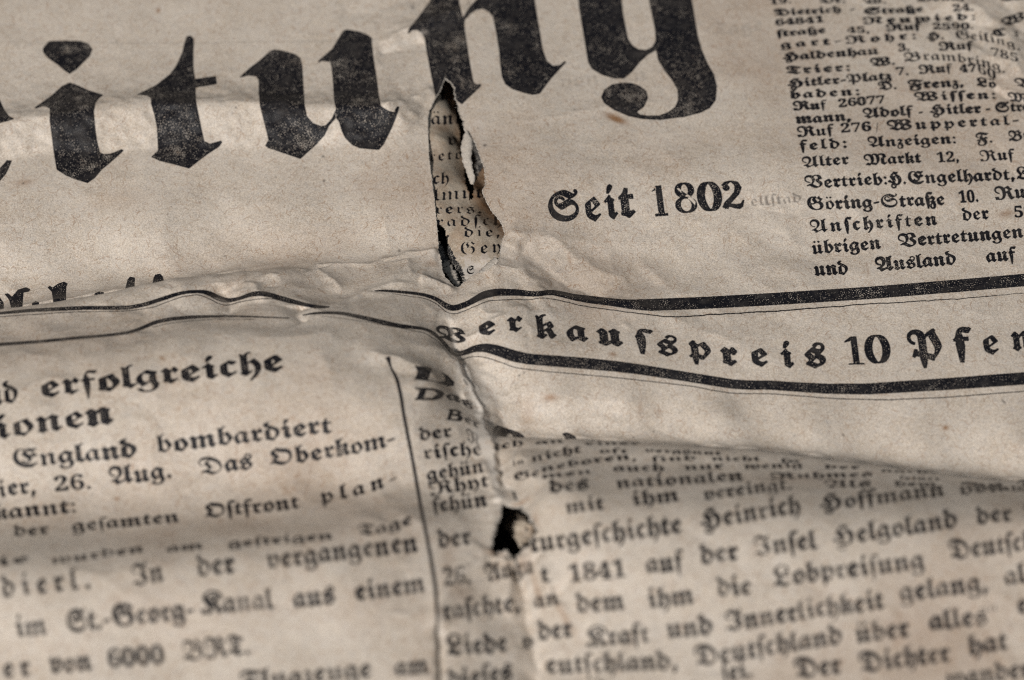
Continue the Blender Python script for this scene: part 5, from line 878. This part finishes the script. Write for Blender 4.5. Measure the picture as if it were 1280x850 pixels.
TEAR = [(556,98,.3),(549.7,114.7,.3),(542.3,126.2,.3),(536.5,139.4,.3),(534.9,147.6,.3),(535.2,172.3,.3),(536.2,197,.3),(539,218.4,.3),(540.5,228.8,.3),(543.5,255.3,.3),(545.8,280,.3),(547,296,.4),(548,313.6,.5),(551.5,326,.8),(553,340,1),(560.3,350.6,1),(567.4,358.6,1),(575.3,357.7,1),(583,349.8,1),(595.6,341.8,.5),(609.7,338.3,.5),(621.2,330,.5),(625.3,318.9,.5),(626.5,306.5,.6),(630.9,290.6,.4),(625.6,276.5,.4),(615,264,.4),(608,251.8,.4),(602.7,239.4,.8),(608,227,1.3),(607.3,225,1.3),(604,205.2,1),(599,192,1.2),(595.8,183.8,1),(590,172,1.4),(583,164,1.6),(580,158,2),(578.5,150.9,2.2),(574.4,139.4,2.2),(571.9,129.5,1.8),(568,119.6,1),(568,109.7,.6),(563.7,104,.3)]
HOLE = [(629.3,628.4,.5),(635,634,.6),(651,635,.6),(658.5,645.3,.8),(667.9,662.2,.8),(660.4,675.4,1),(651,687.6,1),(642.5,699.5,1),(638.7,692.4,.6),(634,685.8,.6),(615.2,685.2,.6),(619.9,667.9,.6),(628.4,645.3,.6)]
SLIT = [(638,611,.4),(643,614,.4),(648,625,.4),(649,629,.3),(643,624,.4)]
HOLE = [(645 + (x - 645) * 1.16, 662 + (y - 662) * 1.10, f * 1.2) for x, y, f in HOLE]
def world_poly(P):
    P = np.array(P, float); x, y = hit(P[:, 0], P[:, 1]); return np.stack([x, y, P[:, 2]], 1)
polys = [rough_edge(world_poly(TEAR), .12, .062, 1), rough_edge(world_poly(HOLE), .17, .13, 2), rough_edge(world_poly(SLIT), .15, .05, 3)]
nyx = H.shape
idx = np.arange(H.size).reshape(nyx)
quads = np.stack([idx[:-1, :-1], idx[:-1, 1:], idx[1:, 1:], idx[1:, :-1]], -1).reshape(-1, 4)
VX = GX.ravel().copy(); VY = GY.ravel().copy()
fx = VX[quads].mean(1); fy = VY[quads].mean(1)
rem = np.zeros(len(quads), bool)
for P_ in polys:
    bb = (fx > P_[:, 0].min()) & (fx < P_[:, 0].max()) & (fy > P_[:, 1].min()) & (fy < P_[:, 1].max())
    k = np.nonzero(bb)[0]; ins = in_poly(P_, fx[k], fy[k]); k = k[ins]; rem[k] = True
    vin = np.unique(quads[k])
    kept_near = np.zeros(H.size, bool); kept_near[quads[~rem].ravel()] = True
    bv = vin[kept_near[vin]]
    Q = np.roll(P_, -1, 0)
    for v in bv:
        d = Q - P_; t = np.clip(((VX[v] - P_[:, 0]) * d[:, 0] + (VY[v] - P_[:, 1]) * d[:, 1]) / ((d**2).sum(1) + 1e-9), 0, 1)
        q = P_ + d * t[:, None]; r = np.hypot(q[:, 0] - VX[v], q[:, 1] - VY[v]); b = r.argmin()
        if r[b] < .35: VX[v], VY[v] = q[b]
VZ = sample(H, VX, VY)
# the lips of the tear curl: right lip up, ends of the hole down
faces = quads[~rem]
used, inv = np.unique(faces, return_inverse=True); faces = inv.reshape(faces.shape)
co = np.stack([VX, VY, VZ], 1)[used]
uv = np.stack([(co[:, 0] - TX0) / (tw * TS), (co[:, 1] - TY0) / (th * TS)], 1)
front_page = mesh_obj('front_page', co, faces, mat_front, paper, uv)

# frayed lips: a narrow ribbon of bare fibre that covers the cut of the sheet and hangs into the gap
def lip(P_, wout, win, drop, name, seed, part=None):
    r = np.random.default_rng(seed); n = len(P_)
    area = .5 * np.sum(P_[:, 0] * np.roll(P_[:, 1], -1) - np.roll(P_[:, 0], -1) * P_[:, 1])
    sm = P_.copy()
    for _ in range(4): sm = (sm + np.roll(sm, 1, 0) + np.roll(sm, -1, 0)) / 3
    t = np.roll(sm, -1, 0) - np.roll(sm, 1, 0); t /= np.linalg.norm(t, axis=1)[:, None] + 1e-9
    nin = np.stack([-t[:, 1], t[:, 0]], 1) * np.sign(area)
    o1 = P_ - nin * (wout * r.uniform(.3, 1.3, n))[:, None]; o2 = P_ + nin * (win * r.uniform(.1, 1.6, n))[:, None]
    z = sample(H, P_[:, 0], P_[:, 1])
    A = np.column_stack([o1, sample(H, o1[:, 0], o1[:, 1]) + .03]); B = np.column_stack([P_, z + .05]); C_ = np.column_stack([o2, z - drop * r.uniform(.3, 1.2, n)])
    co = np.concatenate([A, B, C_]); k = np.arange(n); k2 = (k + 1) % n
    f = np.concatenate([np.stack([k, k2, k2 + n, k + n], 1), np.stack([k + n, k2 + n, k2 + 2*n, k + 2*n], 1)])
    return mesh_obj(name, co, f, mat_pulp, front_page)
lip(polys[0], .05, .07, .10, 'torn_edge', 5); lip(polys[1], .14, .16, .2, 'torn_edge', 6); lip(polys[2], .1, .1, .1, 'torn_edge', 7)

# the sheet underneath
INN = []
def inn(*pts): INN.extend(pts)
inn((520,60,-2.5),(600,60,-3.5),(556,104,-2.2),(543,135,.1),(552,122,-.8),(560,140,-.7),(576,140,-4.2),(533,170,.45),(558,175,-.3),(576,178,-3.6),(600,180,-4.5),(534,215,.5),(558,215,-.3),(584,215,-3.4),(600,200,-4.6),(538,250,.5),(565,250,-.2),(590,250,-1.4),(604,245,-2.4),(614,258,-4.4),(542,280,.4),(575,280,-.4),(600,280,-.6),(624,278,-3.6),(560,305,-.4),(600,305,-.4),(626,300,-1.2),(575,330,-.6),(600,330,-.3),(618,325,-.2),(585,348,-.2),(500,200,-1.5),(660,260,-3),(660,200,-5),(560,380,-1.5),(640,360,-1.5),(500,330,-1.5))
pn = np.array(INN, float); ax_, ay_ = unproject(pn[:, 0], pn[:, 1], pn[:, 2]); Pi = np.stack([ax_, ay_], 1) / 20; Wi = tps_fit(Pi, pn[:, 2], 1e-4)
ixs = np.arange(-22, 10, .14); iys = np.arange(-6, 52, .14)
IX, IY = np.meshgrid(ixs, iys)
IZ = tps_eval(Pi, Wi, IX / 20, IY / 20) + .10 * spectral(len(iys), len(ixs), 1.8, 8, 120, 31)
IZ = np.minimum(np.clip(IZ, -8, .9), sample(H, IX, IY) - .11)
def ih(xs_, ys_):
    A_, B_ = np.meshgrid(xs_, ys_)
    return bil(IZ, ixs[0], ixs[-1], iys[0], iys[-1], A_, B_)
i_xs, i_ys, iX, iY, (iink,), (ipx, ipy) = bake(-18, 6, 0, 50, .045, ih, [inner])
m1 = spectral(*iink.shape, .6, 2.5, 9, 41)
m2 = spectral(*iink.shape, 1.2, 8, 200, 42)
iink = np.clip((iink + m1 * .06 - .38) / .2, 0, 1)
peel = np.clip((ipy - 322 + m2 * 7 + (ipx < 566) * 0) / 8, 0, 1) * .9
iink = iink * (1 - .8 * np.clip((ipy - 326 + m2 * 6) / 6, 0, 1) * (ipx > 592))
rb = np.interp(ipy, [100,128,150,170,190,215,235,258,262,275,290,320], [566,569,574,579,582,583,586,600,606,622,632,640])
ibrown_shade = np.clip(.10 + .12 * m2, 0, .4) + .55 * np.clip(1 - (rb - ipx) / 11, 0, 1) * (ipy < 300)  # mottled browning, plus brown gap shade and glow painted along the right edge
img_inner = make_image('inner_print', [iink, ibrown_shade, np.zeros_like(iink), np.clip(peel, .004, 1)])
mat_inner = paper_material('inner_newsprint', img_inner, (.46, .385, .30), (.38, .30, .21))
# its own ragged outline: missing to the left of this line
CUT = [(530,283,1),(545,285,1),(555,289,1),(559.4,303,1),(567.4,318.9,1),(576.2,333,1),(581.5,349,1),(584,372,1),(500,372,1),(500,283,1)]
cp = np.array(CUT, float); cx_, cy_ = unproject(cp[:, 0], cp[:, 1], -.5)
cutp = rough_edge(np.column_stack([cx_, cy_, cp[:, 2]]), .15, .07, 12)
ii = np.arange(IX.size).reshape(IX.shape); iq = np.stack([ii[:-1, :-1], ii[:-1, 1:], ii[1:, 1:], ii[1:, :-1]], -1).reshape(-1, 4)
jx = IX.ravel()[iq].mean(1); jy = IY.ravel()[iq].mean(1)
CUT2 = [(560,96,1),(567,112,1),(569,128,1),(572,150,1),(576,170,1),(579,190,1),(580,215,1),(583,235,1),(588,256,1),(592,244,1),(591,225,1),(597,205,1),(603,190,1),(598,150,1),(590,90,1)]
cp = np.array(CUT2, float); cx_, cy_ = unproject(cp[:, 0], cp[:, 1], -1.8)
cutp2 = rough_edge(np.column_stack([cx_, cy_, cp[:, 2]]), .15, .07, 13)
iq = iq[~in_poly(cutp, jx, jy) & ~in_poly(cutp2, jx, jy)]
us, iv = np.unique(iq, return_inverse=True); iq = iv.reshape(iq.shape)
ico = np.stack([IX.ravel(), IY.ravel(), IZ.ravel()], 1)[us]
iuv = np.stack([(ico[:, 0] + 18) / (iink.shape[1] * .045), ico[:, 1] / (iink.shape[0] * .045)], 1)
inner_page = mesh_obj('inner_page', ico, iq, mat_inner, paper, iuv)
inner_page['label'] = 'inner page with spaced small type, seen through the long tear'

def strip(pts_l, pts_r, name, mat, parent, z_l, z_r, cols=5, seed=0, bulge=.15, amp=.05, uvw=False):
    """a small loose piece of paper between two photo outlines with given heights"""
    r = np.random.default_rng(seed); n = 34
    def res(p, z):
        p = np.array(p, float); x, y = unproject(p[:, 0], p[:, 1], np.array(z, float)); q = np.column_stack([x, y, z])
        L_ = np.concatenate([[0], np.cumsum(np.linalg.norm(np.diff(q, axis=0), axis=1))]); t = np.linspace(0, L_[-1], n)
        o = np.stack([np.interp(t, L_, q[:, k]) for k in range(3)], 1); o[:, :2] += r.normal(0, amp, (n, 2)); return o
    a = res(pts_l, z_l); b = res(pts_r, z_r); rows = []
    for c in range(cols):
        t = c / (cols - 1); q = a * (1 - t) + b * t; q[:, 2] += bulge * 4 * t * (1 - t) + r.normal(0, .02, n); rows.append(q)
    g = np.stack(rows, 1); th_ = g.copy(); th_[..., 2] -= .07
    co_ = np.concatenate([g.reshape(-1, 3), th_.reshape(-1, 3)]); k = np.arange(n * cols).reshape(n, cols); N_ = n * cols
    f = [np.stack([k[:-1, :-1], k[:-1, 1:], k[1:, 1:], k[1:, :-1]], -1).reshape(-1, 4)]; f.append(f[0][:, ::-1] + N_)
    ring = np.concatenate([k[0, :], k[1:, -1], k[-1, -2::-1], k[-2:0:-1, 0]]); r2 = np.roll(ring, -1)
    f.append(np.stack([r2, ring, ring + N_, r2 + N_], 1))
    return mesh_obj(name, co_, np.concatenate(f), mat, parent)
# pale sliver peeled from the right lip
sl = strip([(582,163),(579,172),(575.5,184),(577.5,197),(580,207),(585,221),(589.5,231)], [(584,163),(590,174),(591,184),(589,196),(591,208),(593.5,221),(592,232)], 'torn_sliver', mat_pulp, paper, [.9,.8,.6,.4,.3,.2,.2], [1.0,1.1,1.0,.9,.9,.7,.3], seed=3, bulge=.22)
sl['label'] = 'pale sliver of torn pulp curling from the right lip of the tear'
flk = strip([(553,330),(556,340),(564,352),(569,358)], [(560,325),(567,334),(572,345),(574,357)], 'torn_flake', mat_pulp, paper, [-1.3,-1.2,-.7,-.2], [-1.3,-1.2,-.9,-.3], seed=4, bulge=.1, amp=.12)
flk['label'] = 'whitish ragged flake at the foot of the tear'
fl2 = strip([(587,349),(598,340),(608,330),(617,322)], [(592,351),(606,344),(618,336),(624,327)], 'torn_flake', mat_pulp, paper, [.1,.2,.3,.5], [.3,.7,1.1,1.3], seed=8, bulge=.3, amp=.05)
fl2['label'] = 'smooth rolled-back flap at the lower right end of the tear'

# dark printed picture deep below, smeared with white scuffs
def deep_material():
    m = bpy.data.materials.new('black_picture_print'); m.use_nodes = True; nt = m.node_tree; N = nt.nodes; L = nt.links; b = N['Principled BSDF']
    tc = N.new('ShaderNodeTexCoord'); mp = N.new('ShaderNodeMapping'); mp.inputs['Scale'].default_value = (1000, 1000, 1000); L.new(tc.outputs['Object'], mp.inputs[0])
    n = N.new('ShaderNodeTexNoise'); n.inputs['Scale'].default_value = 1.7; n.inputs['Detail'].default_value = 6; n.inputs['Roughness'].default_value = .75; n.inputs['Distortion'].default_value = 1.5; L.new(mp.outputs[0], n.inputs[0])
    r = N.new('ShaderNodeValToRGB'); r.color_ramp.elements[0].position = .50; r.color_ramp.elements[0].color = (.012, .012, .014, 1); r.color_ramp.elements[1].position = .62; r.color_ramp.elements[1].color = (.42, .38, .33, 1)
    L.new(n.outputs['Fac'], r.inputs[0]); L.new(r.outputs[0], b.inputs['Base Color']); b.inputs['Roughness'].default_value = .6
    return m
mat_deep = deep_material()
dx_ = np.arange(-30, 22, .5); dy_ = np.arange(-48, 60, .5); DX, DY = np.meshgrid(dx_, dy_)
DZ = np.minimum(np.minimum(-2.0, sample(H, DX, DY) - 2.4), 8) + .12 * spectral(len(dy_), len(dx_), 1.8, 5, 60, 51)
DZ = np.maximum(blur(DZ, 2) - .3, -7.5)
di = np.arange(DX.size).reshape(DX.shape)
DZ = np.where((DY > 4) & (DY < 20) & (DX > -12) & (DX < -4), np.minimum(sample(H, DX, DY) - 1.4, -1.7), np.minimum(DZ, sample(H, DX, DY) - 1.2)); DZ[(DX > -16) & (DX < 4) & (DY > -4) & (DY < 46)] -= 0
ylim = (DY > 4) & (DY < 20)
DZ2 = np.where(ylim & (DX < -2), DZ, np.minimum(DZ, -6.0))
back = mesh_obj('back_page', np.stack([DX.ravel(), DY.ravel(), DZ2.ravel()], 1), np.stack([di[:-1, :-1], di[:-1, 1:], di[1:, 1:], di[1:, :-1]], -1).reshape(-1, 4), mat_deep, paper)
back['label'] = 'dark printed back page deep inside the tears'

# scrap of the inner page under the small hole
sc_l = [(639,641),(633,650),(632,658),(641,672)]; sc_r = [(645,641),(668,655),(666,672),(652,684)]
i_scrap = strip(sc_l, sc_r, 'inner_scrap', mat_inner, paper, [3.0,2.4,3.4,3.0], [3.0,4.6,4.2,4.2], seed=21, bulge=.5, amp=.16)
me = i_scrap.data; l = me.uv_layers.new(name='UVMap')
loopv = np.empty(len(me.loops), np.int32); me.loops.foreach_get('vertex_index', loopv)
vc = np.empty(len(me.vertices) * 3, np.float32); me.vertices.foreach_get('co', vc); vc = vc.reshape(-1, 3) * 1000
l.data.foreach_set('uv', (np.stack([(vc[:, 0] - 0 + 8) / 24, (vc[:, 1] + 50) / 50], 1).astype(np.float32)[loopv]).ravel())
i_scrap['label'] = 'dim brown scrap of inner page inside the small hole'

# loose hairs of pulp along the torn lips
def hairs(parent, n=150):
    r = np.random.default_rng(77); V = []; Fc = []
    src = polys[0]; w = np.array([1.0] * len(src))
    for k in range(n):
        if k % 5 == 0: P_ = polys[1]
        else: P_ = polys[0]
        i = r.integers(len(P_)); p = P_[i]; t = P_[(i + 3) % len(P_)] - P_[i - 3]; t = t / (np.linalg.norm(t) + 1e-9)
        a = math.atan2(t[1], t[0]) + r.choice((-1, 1)) * r.uniform(.4, 2.2); Lh = r.uniform(.15, .7) * (.5 if r.random() < .6 else 1); cv = r.normal(0, 1.6)
        z = float(sample(H, np.array([p[0]]), np.array([p[1]]))[0]) + .05; rad = r.uniform(.010, .022); pts = []
        x, y = p; m = 7; slope = r.normal(0, .4)
        for s in range(m):
            pts.append((x, y, z + slope * s / m * Lh)); an = a + cv * s / m; x += math.cos(an) * Lh / m; y += math.sin(an) * Lh / m
        base = len(V)
        for s, q in enumerate(pts):
            rr = rad * (1 - .6 * s / m); an = a + cv * s / m + math.pi / 2
            V += [(q[0] + math.cos(an) * rr, q[1] + math.sin(an) * rr, q[2]), (q[0], q[1], q[2] + rr * 1.6), (q[0] - math.cos(an) * rr, q[1] - math.sin(an) * rr, q[2])]
        for s in range(m - 1):
            b = base + s * 3
            for c in range(3): Fc.append((b + c, b + (c + 1) % 3, b + 3 + (c + 1) % 3, b + 3 + c))
    o = mesh_obj('paper_fibres', np.array(V), np.array(Fc), mat_pulp, parent); o['kind'] = 'stuff'
    return o
hairs(front_page)

# ------------------------------------------------------------------ table under the paper
tb = np.array([(x, y, z) for z in (-12, -9) for (x, y) in ((-400, -400), (400, -400), (400, 400), (-400, 400))], float)
tf = [(3, 2, 1, 0), (4, 5, 6, 7), (0, 1, 5, 4), (1, 2, 6, 5), (2, 3, 7, 6), (3, 0, 4, 7)]
table = mesh_obj('tabletop', tb, tf, plain('dark_tabletop', (.035, .024, .018), .6), smooth=False)
table['kind'] = 'structure'
print('faces', len(faces), 'tex', tw, th)
